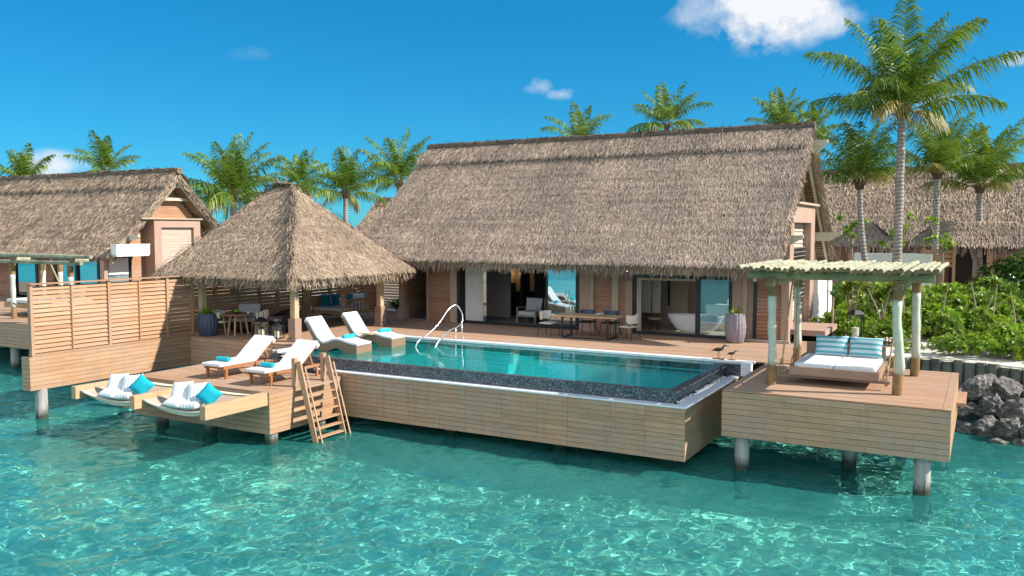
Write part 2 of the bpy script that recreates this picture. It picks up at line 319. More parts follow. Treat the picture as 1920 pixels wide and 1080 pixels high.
M['sea_old'] = None if True else water_mat('sea_water', (0.47, 0.955, 0.915), [(1.0, (0.8, 1.5, 1), 24, 1.0), (3.1, (0.75, 1.5, 1), 15, 0.42), (8.0, (0.8, 1.3, 1), 35, 0.14)], 0.36, 0.03, 0.34, 0.13)
M['pool_water'] = water_mat('pool_water', (0.22, 0.94, 0.965), [(1.6, (1, 1.4, 1), 10, 0.5), (6, (1, 1, 1), 0, 0.12)], 0.12, 0.0, 0.012, 0.16)

def sea_mat():
    m, t, out = new_mat('sea_water')
    g = N(t, 'ShaderNodeBsdfGlass', i_IOR=1.33, i_Roughness=0.0); g.inputs['Color'].default_value = (0.49, 0.95, 0.94, 1)
    df = N(t, 'ShaderNodeBsdfDiffuse'); df.inputs['Color'].default_value = (0.085, 0.62, 0.585, 1)
    mx = N(t, 'ShaderNodeMixShader', i_Fac=0.125); Lk(t, g.outputs[0], mx.inputs[1]); Lk(t, df.outputs[0], mx.inputs[2]); Lk(t, mx.outputs[0], out.inputs['Surface']); return m
M['sea'] = sea_mat()
def seabed_mat():
    m, t, out = new_mat('sea_bed_sand'); p = principled(t, out, 0.9, 0.1)
    pos = position(t, (1, 1, 0.2))
    n1 = noise(t, pos, 0.16, 5, 0.6); n2 = noise(t, position(t, (1, 1.2, 0.2)), 1.0, 7, 0.7); n3 = noise(t, position(t, (1, 1.2, 0.2)), 4.2, 6, 0.7); n4 = noise(t, pos, 0.42, 6, 0.62)
    c = ramp(t, n1, [(0.3, (0.66, 0.70, 0.60)), (0.55, (0.80, 0.78, 0.64)), (0.8, (0.86, 0.82, 0.68))])
    c = mixcol(t, 0.95, c, ramp(t, n2, [(0.34, (0.42, 0.49, 0.46)), (0.48, (0.85, 0.88, 0.85)), (0.62, (1.06, 1.06, 1.02))]), 'MULTIPLY')
    c = mixcol(t, 0.9, c, ramp(t, n3, [(0.34, (0.56, 0.61, 0.59)), (0.5, (0.94, 0.94, 0.93)), (0.70, (1.15, 1.13, 1.07))]), 'MULTIPLY')
    c = mixcol(t, ramp(t, n4, [(0.56, (0, 0, 0)), (0.68, (0.7, 0.7, 0.7))]), c, (0.20, 0.27, 0.22))
    Lk(t, c, p.inputs['Base Color']); return m
M['seabed'] = seabed_mat()
def sand_mat():
    m, t, out = new_mat('white_coral_sand'); p = principled(t, out, 0.95, 0.05)
    n = noise(t, position(t), 2.2, 7, 0.7)
    Lk(t, ramp(t, n, [(0.3, (0.42, 0.38, 0.33)), (0.55, (0.66, 0.62, 0.56)), (0.75, (0.74, 0.71, 0.66))]), p.inputs['Base Color']); bump(t, n, p, 0.5, 0.05); return m
M['sand'] = sand_mat()
def rock_mat():
    m, t, out = new_mat('grey_boulder'); p = principled(t, out, 0.85, 0.25)
    n = noise(t, position(t), 5.0, 8, 0.72); n2 = noise(t, position(t), 1.3, 4)
    c = ramp(t, n, [(0.3, (0.05, 0.05, 0.05)), (0.5, (0.19, 0.18, 0.168)), (0.72, (0.46, 0.425, 0.37))])
    c = mixcol(t, 0.6, c, ramp(t, n2, [(0.35, (0.55, 0.55, 0.58)), (0.65, (1.15, 1.1, 1.0))]), 'MULTIPLY')
    Lk(t, c, p.inputs['Base Color']); bump(t, n, p, 0.9, 0.06); return m
M['rock'] = rock_mat()

# ------------------------------------------------------------------ mesh helpers
class MB:
    def __init__(s): s.v = []; s.f = []; s.m = []
    def add(s, vs, fs, mat=0):
        o = len(s.v); s.v.extend([tuple(map(float, p)) for p in vs]); s.f.extend([tuple(i+o for i in f) for f in fs]); s.m.extend([mat]*len(fs)); return s
    def hexa(s, c, mat=0):
        return s.add(c, [(0, 3, 2, 1), (4, 5, 6, 7), (0, 1, 5, 4), (1, 2, 6, 5), (2, 3, 7, 6), (3, 0, 4, 7)], mat)
    def box(s, x0, x1, y0, y1, z0, z1, mat=0):
        if x0 > x1: x0, x1 = x1, x0
        if y0 > y1: y0, y1 = y1, y0
        return s.hexa([(x0, y0, z0), (x1, y0, z0), (x1, y1, z0), (x0, y1, z0), (x0, y0, z1), (x1, y0, z1), (x1, y1, z1), (x0, y1, z1)], mat)
    def beam(s, p, q, wd, ht, mat=0, up=(0, 0, 1)):
        p = Vector(p); q = Vector(q); d = (q-p).normalized(); sd_ = d.cross(Vector(up))
        if sd_.length < 1e-4: sd_ = d.cross(Vector((0, 1, 0)))
        sd_.normalize(); u = sd_.cross(d); a = sd_*wd/2; b = u*ht/2
        return s.hexa([p-a-b, p+a-b, q+a-b, q-a-b, p-a+b, p+a+b, q+a+b, q-a+b], mat)
    def tube(s, pts, r, n=8, mat=0, cap=True):
        pts = [Vector(p) for p in pts]; k = len(pts); rs = list(r) if hasattr(r, '__len__') else [r]*k
        rings = []; ref = None
        for i, p in enumerate(pts):
            d = (pts[min(i+1, k-1)]-pts[max(i-1, 0)]).normalized()
            if ref is None: ref = d.cross(Vector((0, 0, 1))) if abs(d.z) < 0.95 else d.cross(Vector((0, 1, 0)))
            ref = (ref - d*ref.dot(d)).normalized(); b = d.cross(ref)
            rings.append([p + (ref*math.cos(2*math.pi*j/n)+b*math.sin(2*math.pi*j/n))*rs[i] for j in range(n)])
        vs = [x for rg in rings for x in rg]; fs = [(i*n+j, i*n+(j+1) % n, (i+1)*n+(j+1) % n, (i+1)*n+j) for i in range(k-1) for j in range(n)]
        if cap: fs += [tuple(range(n-1, -1, -1)), tuple((k-1)*n+j for j in range(n))]
        return s.add(vs, fs, mat)
    def lathe(s, prof, n=20, c=(0, 0, 0), mat=0, sx=1.0, sy=1.0, flute=0.0, nf=0):
        vs = []
        for r, z in prof:
            for j in range(n):
                a = 2*math.pi*j/n; rr = r*(1 - (flute*(0.5+0.5*math.cos(nf*a)) if nf else 0)); vs.append((c[0]+rr*math.cos(a)*sx, c[1]+rr*math.sin(a)*sy, c[2]+z))
        k = len(prof); fs = [(i*n+j, i*n+(j+1) % n, (i+1)*n+(j+1) % n, (i+1)*n+j) for i in range(k-1) for j in range(n)]
        if prof[0][0] > 1e-4: fs.append(tuple(range(n-1, -1, -1)))
        if prof[-1][0] > 1e-4: fs.append(tuple((k-1)*n+j for j in range(n)))
        return s.add(vs, fs, mat)
    def extrude_y(s, poly, y0, y1, mat=0):
        n = len(poly); vs = [(x, y0, z) for x, z in poly]+[(x, y1, z) for x, z in poly]
        return s.add(vs, [tuple(range(n)), tuple(range(2*n-1, n-1, -1))]+[(i, i+n, (i+1) % n+n, (i+1) % n) for i in range(n)], mat)
    def extrude_x(s, poly, x0, x1, mat=0):
        n = len(poly); vs = [(x0, y, z) for y, z in poly]+[(x1, y, z) for y, z in poly]
        return s.add(vs, [tuple(range(n-1, -1, -1)), tuple(range(n, 2*n))]+[(i, (i+1) % n, (i+1) % n+n, i+n) for i in range(n)], mat)
    def np(s, verts, faces, mat=0):
        o = len(s.v); s.v.extend(map(tuple, verts.tolist())); s.f.extend(map(tuple, (faces+o).tolist())); s.m.extend([mat]*len(faces)); return s
    def build(s, name, mats, parent=None, smooth=False, bevel=0.0, world=True, sub=0, autosm=None):
        me = bpy.data.meshes.new(name)
        vs = s.v
        if parent is not None and world:
            l = root_of(parent).location; vs = [(a-l.x, b-l.y, c-l.z) for a, b, c in vs]
        me.from_pydata(vs, [], s.f)
        if not isinstance(mats, (list, tuple)): mats = [mats]
        for x in mats: me.materials.append(M[x] if isinstance(x, str) else x)
        if len(mats) > 1: me.polygons.foreach_set('material_index', s.m)
        if smooth: me.polygons.foreach_set('use_smooth', [True]*len(s.f))
        me.update()
        o = bpy.data.objects.new(name, me); COL.objects.link(o)
        if parent is not None: o.parent = parent
        if sub: md = o.modifiers.new('subsurf', 'SUBSURF'); md.levels = md.render_levels = sub
        if bevel: md = o.modifiers.new('bevel', 'BEVEL'); md.width = bevel; md.segments = 2; md.limit_method = 'ANGLE'
        return o
def root_of(o):
    while o.parent is not None: o = o.parent
    return o
def tag(o, label=None, cat=None, group=None, kind=None):
    for k, v in (('label', label), ('category', cat), ('group', group), ('kind', kind)):
        if v: o[k] = v
    return o
def thing(name, label, cat, loc=(0, 0, 0), rz=0.0, group=None):
    o = bpy.data.objects.new(name, None); COL.objects.link(o); o.location = loc; o.rotation_euler = (0, 0, rz); o.empty_display_size = 0.3
    return tag(o, label, cat, group)
def dup(root, loc, rz=None, label=None, group=None, scale=None):
    r = root.copy(); COL.objects.link(r); r.location = loc
    if rz is not None: r.rotation_euler = (0, 0, rz)
    if scale: r.scale = scale if hasattr(scale, '__len__') else (scale,)*3
    if label: r['label'] = label
    if group: r['group'] = group
    def kids(a, b):
        for ch in list(a.children):
            c = ch.copy(); COL.objects.link(c); c.parent = b; kids(ch, c)
    kids(root, r)
    return r
def own_mesh(o):                                          # a thing that is one mesh: origin to its base
    return o

# boards, each a box of its own
def boards_flat(mb, x0, x1, y0, y1, z, along='x', bw=0.14, gap=0.007, th=0.03, ln=3.2):
    a0, a1, b0, b1 = (x0, x1, y0, y1) if along == 'x' else (y0, y1, x0, x1)
    n = max(1, round((b1-b0)/bw)); bw = (b1-b0)/n
    for i in range(n):
        b = b0+i*bw; c = a0; off = random.random()*ln
        while c < a1-1e-6:
            e = min(a1, c+(off if c == a0 and off > 0.4 else ln))
            if a1-e < 0.35: e = a1
            dz = random.uniform(-0.0015, 0.0015)
            if along == 'x': mb.box(c+0.002, e-0.002, b+gap/2, b+bw-gap/2, z-th, z+dz)
            else: mb.box(b+gap/2, b+bw-gap/2, c+0.002, e-0.002, z-th, z+dz)
            c = e
def boards_wall(mb, axis, const, a0, a1, z0, z1, out, bh=0.125, gap=0.008, th=0.03, joints=None, ln=2.4, jitter=True):
    """horizontal boards on a vertical face; axis 'x': runs along X at Y=const; out = +1/-1 side the face looks to"""
    n = max(1, round((z1-z0)/bh)); bh = (z1-z0)/n
    for i in range(n):
        z = z0+i*bh
        if joints: cuts = [a0]+[j+random.uniform(-.012, .012) for j in joints if a0+.1 < j < a1-.1 and random.random() < .93]+[a1]
        else:
            cuts = [a0]; c = a0+(random.uniform(0.4, 1)*ln if jitter else ln)
            while c < a1-0.3: cuts.append(c); c += ln
            cuts.append(a1)
        for c, e in zip(cuts[:-1], cuts[1:]):
            g = 0.003 if joints else 0.0015; d = random.uniform(0, 0.003)
            if axis == 'x': mb.box(c+g, e-g, const, const+out*(-th)+0*d, z+gap/2, z+bh-gap/2)
            else: mb.box(const, const-out*th, c+g, e-g, z+gap/2, z+bh-gap/2)
D, LD = 1.85, 1.37
# ------------------------------------------------------------------ sea, sea bed, island
def sea_waves(X, Y):
    r = np.random.default_rng(3); Z = np.zeros_like(X)
    for lam, amp, n in ((3.4, .0110, 10), (1.5, .0060, 14), (.66, .0052, 18), (.36, .0042, 20), (.23, .0021, 18)):
        for i in range(n):
            th = np.radians(28+r.normal(0, 48)); k = 2*np.pi/(lam*r.uniform(.75, 1.3)); Z += amp/np.sqrt(n)*1.4*np.sin(k*(X*np.cos(th)+Y*np.sin(th))+r.uniform(0, 6.28))
    return Z
gx_ = np.arange(-44, 8.01, .08); gy_ = np.arange(3, 33.01, .08); X, Y = np.meshgrid(gx_, gy_)
edge = np.clip(np.minimum.reduce([X-gx_[0], gx_[-1]-X, Y-gy_[0], gy_[-1]-Y])/3, 0, 1); Z = sea_waves(X, Y)*edge
V = np.stack([X.ravel(), Y.ravel(), Z.ravel()], 1); i = np.arange(X.size).reshape(X.shape)
F = np.stack([i[:-1, :-1].ravel(), i[:-1, 1:].ravel(), i[1:, 1:].ravel(), i[1:, :-1].ravel()], 1)
x0_, x1_, y0_, y1_ = gx_[0], gx_[-1], gy_[0], gy_[-1]; nv_ = len(V); B = 4000.0
V = np.concatenate([V, np.array([(-B, -300, 0), (B, -300, 0), (B, y0_, 0), (-B, y0_, 0), (-B, y1_, 0), (B, y1_, 0), (B, 2*B, 0), (-B, 2*B, 0)], float)])
c00, c10, c11, c01 = i[0, 0], i[0, -1], i[-1, -1], i[-1, 0]; q = nv_
F = np.concatenate([F, np.array([(q, q+1, q+2, q+3), (q+3, c00, c01, q+4), (c10, q+2, q+5, c11), (q+4, q+5, q+6, q+7)])])
F[:-4] = F[:-4][:, [0, 3, 2, 1]][:, ::1] if False else F[:-4]
me = bpy.data.meshes.new('sea'); me.vertices.add(len(V)); me.vertices.foreach_set('co', V.ravel()); me.loops.add(F.size); me.loops.foreach_set('vertex_index', F.ravel().astype(np.int32)); me.polygons.add(len(F)); me.polygons.foreach_set('loop_start', np.arange(0, F.size, 4, dtype=np.int32)); me.polygons.foreach_set('use_smooth', [True]*len(F)); me.materials.append(M['sea']); me.update()
import bmesh
bm_ = bmesh.new(); bm_.from_mesh(me); bmesh.ops.recalc_face_normals(bm_, faces=bm_.faces)
if bm_.faces[0].normal if False else False: pass
bm_.faces.ensure_lookup_table()
for f_ in bm_.faces:
    if f_.normal.z < 0: f_.normal_flip()
bm_.to_mesh(me); bm_.free()
sea = bpy.data.objects.new('sea', me); COL.objects.link(sea); tag(sea, kind='structure')
sea.cycles.is_caustics_caster = True; sd.cycles.is_caustics_light = True      # sunlight is bent by the waves onto the sea bed
nx, ny = 90, 80
xs = np.linspace(-130, 90, nx); ys = np.linspace(-30, 140, ny); X, Y = np.meshgrid(xs, ys)
Z = -1.95+0.16*np.sin(X*0.45+Y*0.2)*np.cos(Y*0.37)+0.1*np.sin(X*0.9-Y*0.8)
v = np.stack([X.ravel(), Y.ravel(), Z.ravel()], 1); i = np.arange(nx*ny).reshape(ny, nx)
f = np.stack([i[:-1, :-1].ravel(), i[:-1, 1:].ravel(), i[1:, 1:].ravel(), i[1:, :-1].ravel()], 1)
mb = MB(); mb.np(v, f); sb_ = mb.build('sea_bed', 'seabed', smooth=True); tag(sb_, kind='structure'); sb_.cycles.is_caustics_receiver = True
# sand island behind the villa: front edge follows the log wall on the right
front = [(-150, 38), (-60, 38), (-30, 37.2), (-24.2, 30.9), (-5.0, 30.9), (-4.7, 29.0), (-1.5, 29.2), (0.6, 28.6), (2.6, 27.6), (8, 25), (60, 12)]
mb = MB(); vs = []; rows = [0, 1.2, 5, 14, 32, 75]; hts = [1.5, 1.62, 1.75, 1.9, 1.8, 1.2]
for dy, h in zip(rows, hts):
    for k, (x, y) in enumerate(front): vs.append((x, y+dy+(0 if dy == 0 else (40-y)*min(1, dy/40)), h+(0.06*math.sin(x*1.7+dy*2) if dy else 0)))
k = len(front); fs = [(r*k+c, r*k+c+1, (r+1)*k+c+1, (r+1)*k+c) for r in range(len(rows)-1) for c in range(k-1)]
b0 = len(vs); vs += [(x, y, -2) for x, y in front]; fs += [(b0+c, b0+c+1, c+1, c) for c in range(k-1)]
mb.add(vs, fs); tag(mb.build('sand_ground', 'sand'), kind='structure')

# ------------------------------------------------------------------ decks
def deck(name, label, tops, fascias, cores, mats=('deck_x', 'deck_y', 'fascia_x', 'fascia_y', 'dark')):
    root = thing(name, label, 'deck'); root['kind'] = 'structure'
    mb = MB()
    for a in tops: boards_flat(mb, *a[:5], along=a[5] if len(a) > 5 else 'x')
    mb.build('deck_boards', ['deck_x'], root)
    for nm, mt, lst in fascias:
        mb = MB()
        for a in lst: boards_wall(mb, *a[0], **a[1])
        mb.build(nm, mt, root)
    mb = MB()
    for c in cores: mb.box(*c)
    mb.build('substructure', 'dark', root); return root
terrace = deck('terrace_deck', 'wooden main terrace between the villa, the gazebo and the pool',
    [(-23.6, -18.35, 19.8, 30.4, D), (-18.35, -5.15, 23.47, 27.83, D), (-5.15, -4.6, 24.15, 28.6, D)],
    [('front_cladding', 'fascia_x', [(('x', 19.8, -23.6, -18.35, 0.88, D-0.035, -1), {})])],
    [(-23.55, -18.4, 19.83, 30.4, 0.9, D-0.035), (-18.4, -4.65, 24.2, 36.5, 0.9, D-0.035), (-18.4, -5.2, 23.5, 24.2, 1.0, D-0.035)])
mb = MB()
for n, (y0, y1, z) in enumerate([(19.5, 19.795, 1.69), (19.205, 19.5, 1.53)]):
    boards_flat(mb, -20.6, -18.36, y0, y1, z)
    mb.box(-20.58, -18.38, y0+0.02, y0+0.045, LD-0.02 if n else 1.53, z-0.031)
mb.build('step', 'deck_x', terrace)
lower = deck('lower_deck', 'lower wooden sunbathing deck with two loungers and a swim ladder',
    [(-20.85, -18.36, 15.64, 19.2, LD), (-18.36, -15.66, 15.64, 18.26, LD)],
    [('front_cladding', 'fascia_x', [(('x', 15.5, -20.85, -15.65, 0.29, LD-0.035, -1), {})]),
     ('side_cladding', 'fascia_y', [(('y', -15.65, 15.505, 18.28, 0.29, LD-0.035, 1), {}), (('y', -20.85, 15.505, 19.2, 0.5, LD-0.035, -1), {})])],
    [(-20.8, -15.7, 15.55, 18.25, 0.32, LD-0.035), (-20.8, -18.4, 18.25, 19.75, 0.4, LD-0.035)])
mb = MB(); mb.box(-20.86, -15.64, 15.49, 15.635, LD-0.03, LD+0.004); mb.build('edge_board', 'deck_x', lower)
platform = deck('swing_platform', 'raised wooden platform on piles under the pergola', 
    [(-5.12, -0.66, 18.98, 24.1, D)],
    [('front_cladding', 'fascia_x', [(('x', 18.95, -5.12, -0.5, 0.79, D-0.035, -1), dict(ln=1.6))]),
     ('side_cladding', 'fascia_y', [(('y', -0.5, 18.955, 24.1, 0.79, D-0.035, 1), {}), (('y', -5.12, 18.955, 23.2, 0.79, D-0.035, -1), {})])],
    [(-5.08, -0.54, 19.0, 24.08, 0.82, D-0.035)])
mb = MB(); boards_flat(mb, -0.66, -0.49, 18.94, 24.1, D+0.002, 'y', ln=6); mb.build('edge_board', 'deck_y', platform)
mb = MB(); mb.box(-0.52, -0.3, 22.9, 24.6, 1.22, 1.3); mb.build('ledge', 'deck_y', platform)

# piles, one thing each
def pile(x, y, top, label, group, r=0.165):
    mb = MB(); mb.tube([(0, 0, -2.1), (0, 0, top)], r, 18)
    o = mb.build('concrete_pile', 'concrete', smooth=False); o.location = (x, y, 0); o.cycles.is_caustics_receiver = True; tag(o, label, 'pile', group); return o
PG = 'concrete piles carrying the decks'
pile(-23.75, 14.6, 0.9, 'pale concrete pile under the end of the slatted privacy screen', PG)
pile(-1.0, 19.2, 0.83, 'thick concrete pile under the front right corner of the pergola platform', PG)
pile(-4.72, 19.25, 0.83, 'shaded concrete pile under the pergola platform beside the pool', PG)
pile(-2.62, 20.8, 0.83, 'dark concrete pile in the middle under the pergola platform', PG)
pile(-0.85, 23.4, 0.83, 'concrete pile under the back right corner of the pergola platform', PG)
pile(-15.85, 15.75, 0.33, 'sunlit concrete pile under the lower deck corner left of the ladder', PG)
pile(-15.9, 17.6, 0.33, 'concrete pile half hidden behind the wooden swim ladder', PG)
pile(-18.2, 15.85, 0.33, 'concrete pile under the lower deck behind the right hammock', PG)
pile(-20.0, 15.75, 0.33, 'dark concrete pile under the lower deck between the two hammocks', PG)
pile(-23.2, 16.9, 0.9, 'concrete pile in the shade behind the left hammock', PG)
pile(-9.3, 19.2, 0.3, 'dark concrete pile under the middle of the pool', PG)
pile(-6.5, 19.2, 0.3, 'dark concrete pile under the right end of the pool', PG)
pile(-12.6, 19.2, 0.3, 'dark concrete pile under the left half of the pool', PG)

# ------------------------------------------------------------------ swimming pool
pool = thing('swimming_pool', 'infinity pool with dark granite overflow wall and turquoise water', 'pool', (-11, 20.8, 0.25))
WZ = 1.795
mb = MB(); js = [-16.35+i*.97+random.uniform(-.09, .09) for i in range(12)]
boards_wall(mb, 'x', 18.3, -16.6, -5.76, 0.25, 1.455, -1, bh=0.118, joints=js); mb.build('front_cladding', 'fascia_x', pool)
mb = MB(); boards_wall(mb, 'y', -5.76, 18.305, 23.4, 0.25, 1.455, 1, bh=0.118); mb.build('side_cladding', 'fascia_y', pool)
mb = MB(); mb.box(-16.7, -5.735, 18.272, 18.54, 1.457, 1.5); mb.box(-6.0, -5.735, 18.541, 23.2, 1.457, 1.5); mb.build('gutter_coping', 'coping', pool, bevel=0.006)
mb = MB(); mb.box(-18.35, -5.43, 23.2, 23.465, D-0.05, D+0.016); mb.box(-18.6, -18.35, 18.55, 23.465, D-0.05, D+0.012); mb.box(-5.7, -5.43, 22.95, 23.199, 1.5, D+0.016); mb.build('back_coping', 'coping', pool, bevel=0.006)
mb = MB(); mb.box(-18.35, -6.12, 18.545, 18.68, 0.5, WZ+0.004); mb.box(-6.25, -6.12, 18.681, 23.05, 0.5, WZ+0.004); mb.box(-18.35, -18.25, 18.681, 23.2, 0.5, WZ+0.004)
mb.box(-6.25, -5.701, 23.051, 23.2, 0.5, D-0.051); mb.build('granite_wall', 'granite', pool)
mb = MB(); mb.box(-6.4, -6.11, 22.78, 23.049, 1.5, D-0.03); mb.build('corner_pier', 'granite', pool)
mb = MB(); mb.box(-15.3, -6.251, 18.681, 23.199, 0.40, 0.5)
for s_ in range(4): mb.box(-15.299, -12.6+0.0*s_, 23.0-0.33*(s_+1), 23.0-0.33*s_-0.001, 0.501, 1.62-0.27*s_)
mb.box(-15.299, -6.252, 23.001, 23.198, 0.501, 1.55)
mb.build('basin', 'pool_tile', pool)
mb = MB()
for s_ in range(4): mb.box(-15.29, -12.601, 23.0-0.33*(s_+1)-.004, 23.0-0.33*(s_+1)+.05, 1.622-0.27*s_, 1.63-0.27*s_)
mb.box(-12.0, -6.3, 22.93, 23.0, 1.5, 1.553); mb.build('step_nosing', 'granite', pool)
mb = MB(); mb.box(-18.249, -15.3, 18.681, 23.199, 0.45, 1.66); mb.build('shallow_shelf', 'pool_shelf', pool)
mb = MB(); mb.box(-16.56, -5.8, 18.335, 23.4, 0.27, 0.40); mb.box(-16.56, -15.9, 18.335, 18.54, 0.40, 1.45); mb.box(-15.9, -5.8, 18.335, 18.54, 0.40, 1.42); mb.box(-6.1, -5.8, 18.541, 23.4, 0.4, 1.42); mb.build('shell', 'dark', pool)
mb = MB(); mb.add([(-18.248, 18.682, WZ), (-6.252, 18.682, WZ), (-6.252, 23.198, WZ), (-18.248, 23.198, WZ)], [(0, 1, 2, 3)]); mb.build('water', 'pool_water', pool)
mb = MB()
for q in range(260):
    x = random.uniform(-6.1, -5.99); y = random.uniform(18.7, 22.7); r = random.uniform(0.02, 0.045)
    mb.lathe([(0.0, 0.0), (r, r*0.3), (r*0.9, r*0.8), (0, r*1.1)], 6, (x, y, 1.46+random.uniform(0, .04)))
pb = mb.build('pebble_bed', 'white', pool, smooth=True); pb['kind'] = 'stuff'

# ------------------------------------------------------------------ pool handrail
def smooth_path(pts, n=8):
    P = [np.array(p, float) for p in pts]; out = []
    for i in range(len(P)-1):
        p0, p1, p2, p3 = P[max(i-1, 0)], P[i], P[i+1], P[min(i+2, len(P)-1)]
        for t in np.linspace(0, 1, n, endpoint=False):
            out.append(0.5*((2*p1)+(-p0+p2)*t+(2*p0-5*p1+4*p2-p3)*t*t+(-p0+3*p1-3*p2+p3)*t**3))
    out.append(P[-1]); return [tuple(p) for p in out]
hr = thing('pool_handrail', 'curved white steel handrail looping over the pool steps', 'handrail', (-15.2, 23.3, D))
x0 = -15.52
pts = [(x0, 21.7, 0.55), (x0, 21.75, 1.3), (x0, 21.62, 1.72), (x0, 21.78, 1.98), (x0+.02, 22.15, 2.10), (x0+.06, 22.75, 2.38), (x0+.12, 23.3, 2.84), (x0+.2, 23.66, 2.97), (x0+.3, 23.86, 2.68),
       (x0+.36, 23.75, 2.38), (x0+.38, 23.4, 2.27), (x0+.4, 22.9, 2.2), (x0+.42, 22.35, 1.98), (x0+.44, 22.0, 1.68), (x0+.46, 21.9, 1.3), (x0+.48, 21.9, 0.55)]
mb = MB(); mb.tube(smooth_path(pts), 0.022, 10); mb.build('rail', 'steel', hr, smooth=True)
for dx, y in ((.37, 23.36), (.385, 23.72)):
    mb = MB(); mb.tube([(x0+dx, y, D+0.015), (x0+dx, y, 2.27+(0.1 if y > 23.5 else 0))], 0.02, 10); mb.lathe([(0.045, 0), (0.045, 0.012), (0.02, 0.02)], 14, (x0+dx, y, D+0.017)); mb.build('post', 'steel', hr, smooth=True)

# ------------------------------------------------------------------ privacy screens
def slats(mb, axis, const, a0, a1, z0, z1, pitch=0.127, hgt=0.115, th=0.026, tilt=0.42, out=1):
    n = int(round((z1-z0)/pitch)); p = (z1-z0)/n
    for i in range(n):
        z = z0+(i+0.5)*p; dn = math.cos(tilt)*hgt/2; ds = math.sin(tilt)*hgt/2*out
        nt_ = th/2
        q = [(-ds-nt_*out*math.cos(tilt), dn-nt_*math.sin(tilt)), (-ds+nt_*out*math.cos(tilt), dn+nt_*math.sin(tilt)), (ds+nt_*out*math.cos(tilt), -dn+nt_*math.sin(tilt)), (ds-nt_*out*math.cos(tilt), -dn-nt_*math.sin(tilt))]
        poly = [(const+u, z+w_) for u, w_ in q]
        if axis == 'y': mb.extrude_y(poly, a0, a1)
        else: mb.extrude_x(poly, a0, a1)
scr = thing('privacy_screen', 'long slatted wooden privacy screen standing out over the water', 'screen', (-23.6, 17, D))
mb = MB(); boards_wall(mb, 'y', -23.6, 14.2, 19.8, 0.88, D, 1); mb.build('base_cladding', 'fascia_y', scr)
mb = MB(); boards_wall(mb, 'x', 14.2, -23.98, -23.635, 0.88, D, -1); mb.build('end_cladding', 'fascia_x', scr)
mb = MB(); mb.box(-23.97, -23.635, 14.235, 19.8, 0.9, D-0.002); mb.build('base_core', 'dark', scr)
ZT = 3.9
segs = [14.36, 16.82, 18.97, 20.0, 21.0, 22.05, 23.1, 24.0, 25.5, 27.0, 28.5, 30.2]
for k, (a, b) in enumerate(zip(segs[:-1], segs[1:])):
    mb = MB(); slats(mb, 'y', -23.72, a+0.05, b-0.05, D+0.07, ZT-0.05); mb.build('slat_panel', 'slat_y', scr)
    if b-a > 1.8:
        m_ = (a+b)/2; mb = MB(); mb.box(-23.675, -23.655, m_-0.016, m_+0.016, D+0.06, ZT-0.04); mb.build('batten', 'post_z', scr)
for y in segs: mb = MB(); mb.box(-23.79, -23.652, y-0.045, y+0.045, D+0.001, ZT-0.001); mb.build('post', 'post_z', scr)
for a, b in ((14.3, 19.0), (19.0, 30.25)):
    mb = MB(); mb.box(-23.82, -23.60, a, b, ZT, ZT+0.035); mb.build('top_rail', 'slat_y', scr)
mb = MB(); mb.box(-23.8, -23.62, 14.3, 30.25, D+0.002, D+0.06); mb.build('bottom_rail', 'slat_y', scr)
fen = thing('slatted_fence', 'shaded slatted wooden fence behind the gazebo planting', 'fence', (-21.5, 32.0, 1.6))
fx = [-27.5, -25.4, -23.3, -21.2, -19.3]
for a, b in zip(fx[:-1], fx[1:]): mb = MB(); slats(mb, 'x', 32.0, a+.05, b-.05, 1.75, 4.35, out=-1); mb.build('slat_panel', 'slat_x', fen)
for x in fx: mb = MB(); mb.box(x-.06, x+.06, 31.92, 32.08, 1.5, 4.4); mb.build('post', 'post_z', fen)
fs2 = thing('slatted_fence', 'lighter slatted fence panel beside the left end wall of the villa', 'fence', (-20, 30.2, D))
mb = MB(); slats(mb, 'x', 30.2, -21.6, -19.4, D+.1, 4.4, out=-1); mb.build('slat_panel', 'slat_y', fs2)
mb = MB(); mb.box(-21.62, -19.38, 30.1, 30.3, D, D+.09); mb.build('bottom_rail', 'slat_x', fs2)

# ------------------------------------------------------------------ thatch
def thatch_patch(mb, bl, br, tr, tl, dens, L=0.5, w=0.04, mat=1, rows=16, lift=0.02, jit=0.25, thick=1.0):
    bl, br, tr, tl = (np.array(p, float) for p in (bl, br, tr, tl))
    u = br-bl; u /= np.linalg.norm(u); vv = (tl+tr)/2-(bl+br)/2; vv -= u*(vv@u); hl = np.linalg.norm(vv); vv /= hl; nn = np.cross(u, vv)
    wb, wt = np.linalg.norm(br-bl), np.linalg.norm(tr-tl); n = int(dens*hl*(wb+wt)/2)
    t = rng.random(n*3); keep = rng.random(n*3) < (wb+(wt-wb)*t)/max(wb, wt); t = t[keep][:n]; n = len(t)
    t = (np.floor(t*rows)+rng.random(n)**1.6)/rows*0.985+0.015
    s = rng.random(n); p = (bl+(tl-bl)*t[:, None])*(1-s[:, None])+(br+(tr-br)*t[:, None])*s[:, None]
    a = rng.normal(0, jit, n); ll = L*(0.65+0.7*rng.random(n)); lf = lift+0.16*L*rng.random(n)
    d = -vv[None]*np.cos(a)[:, None]+u[None]*np.sin(a)[:, None]
    th = rng.normal(0, 0.34, n); wd = (u[None]*np.cos(a)[:, None]+vv[None]*np.sin(a)[:, None])*np.cos(th)[:, None]+nn[None]*np.sin(th)[:, None]
    ww = (w*(0.6+0.8*rng.random(n)))[:, None]/2
    p = p+nn[None]*(lift*rng.random(n))[:, None]*thick
    q = p+d*(ll*0.55)[:, None]+nn[None]*(lf*0.8)[:, None]; e = p+d*ll[:, None]+nn[None]*(lf*0.75)[:, None]
    strip_mesh(mb, p, q, e, wd*ww, mat)
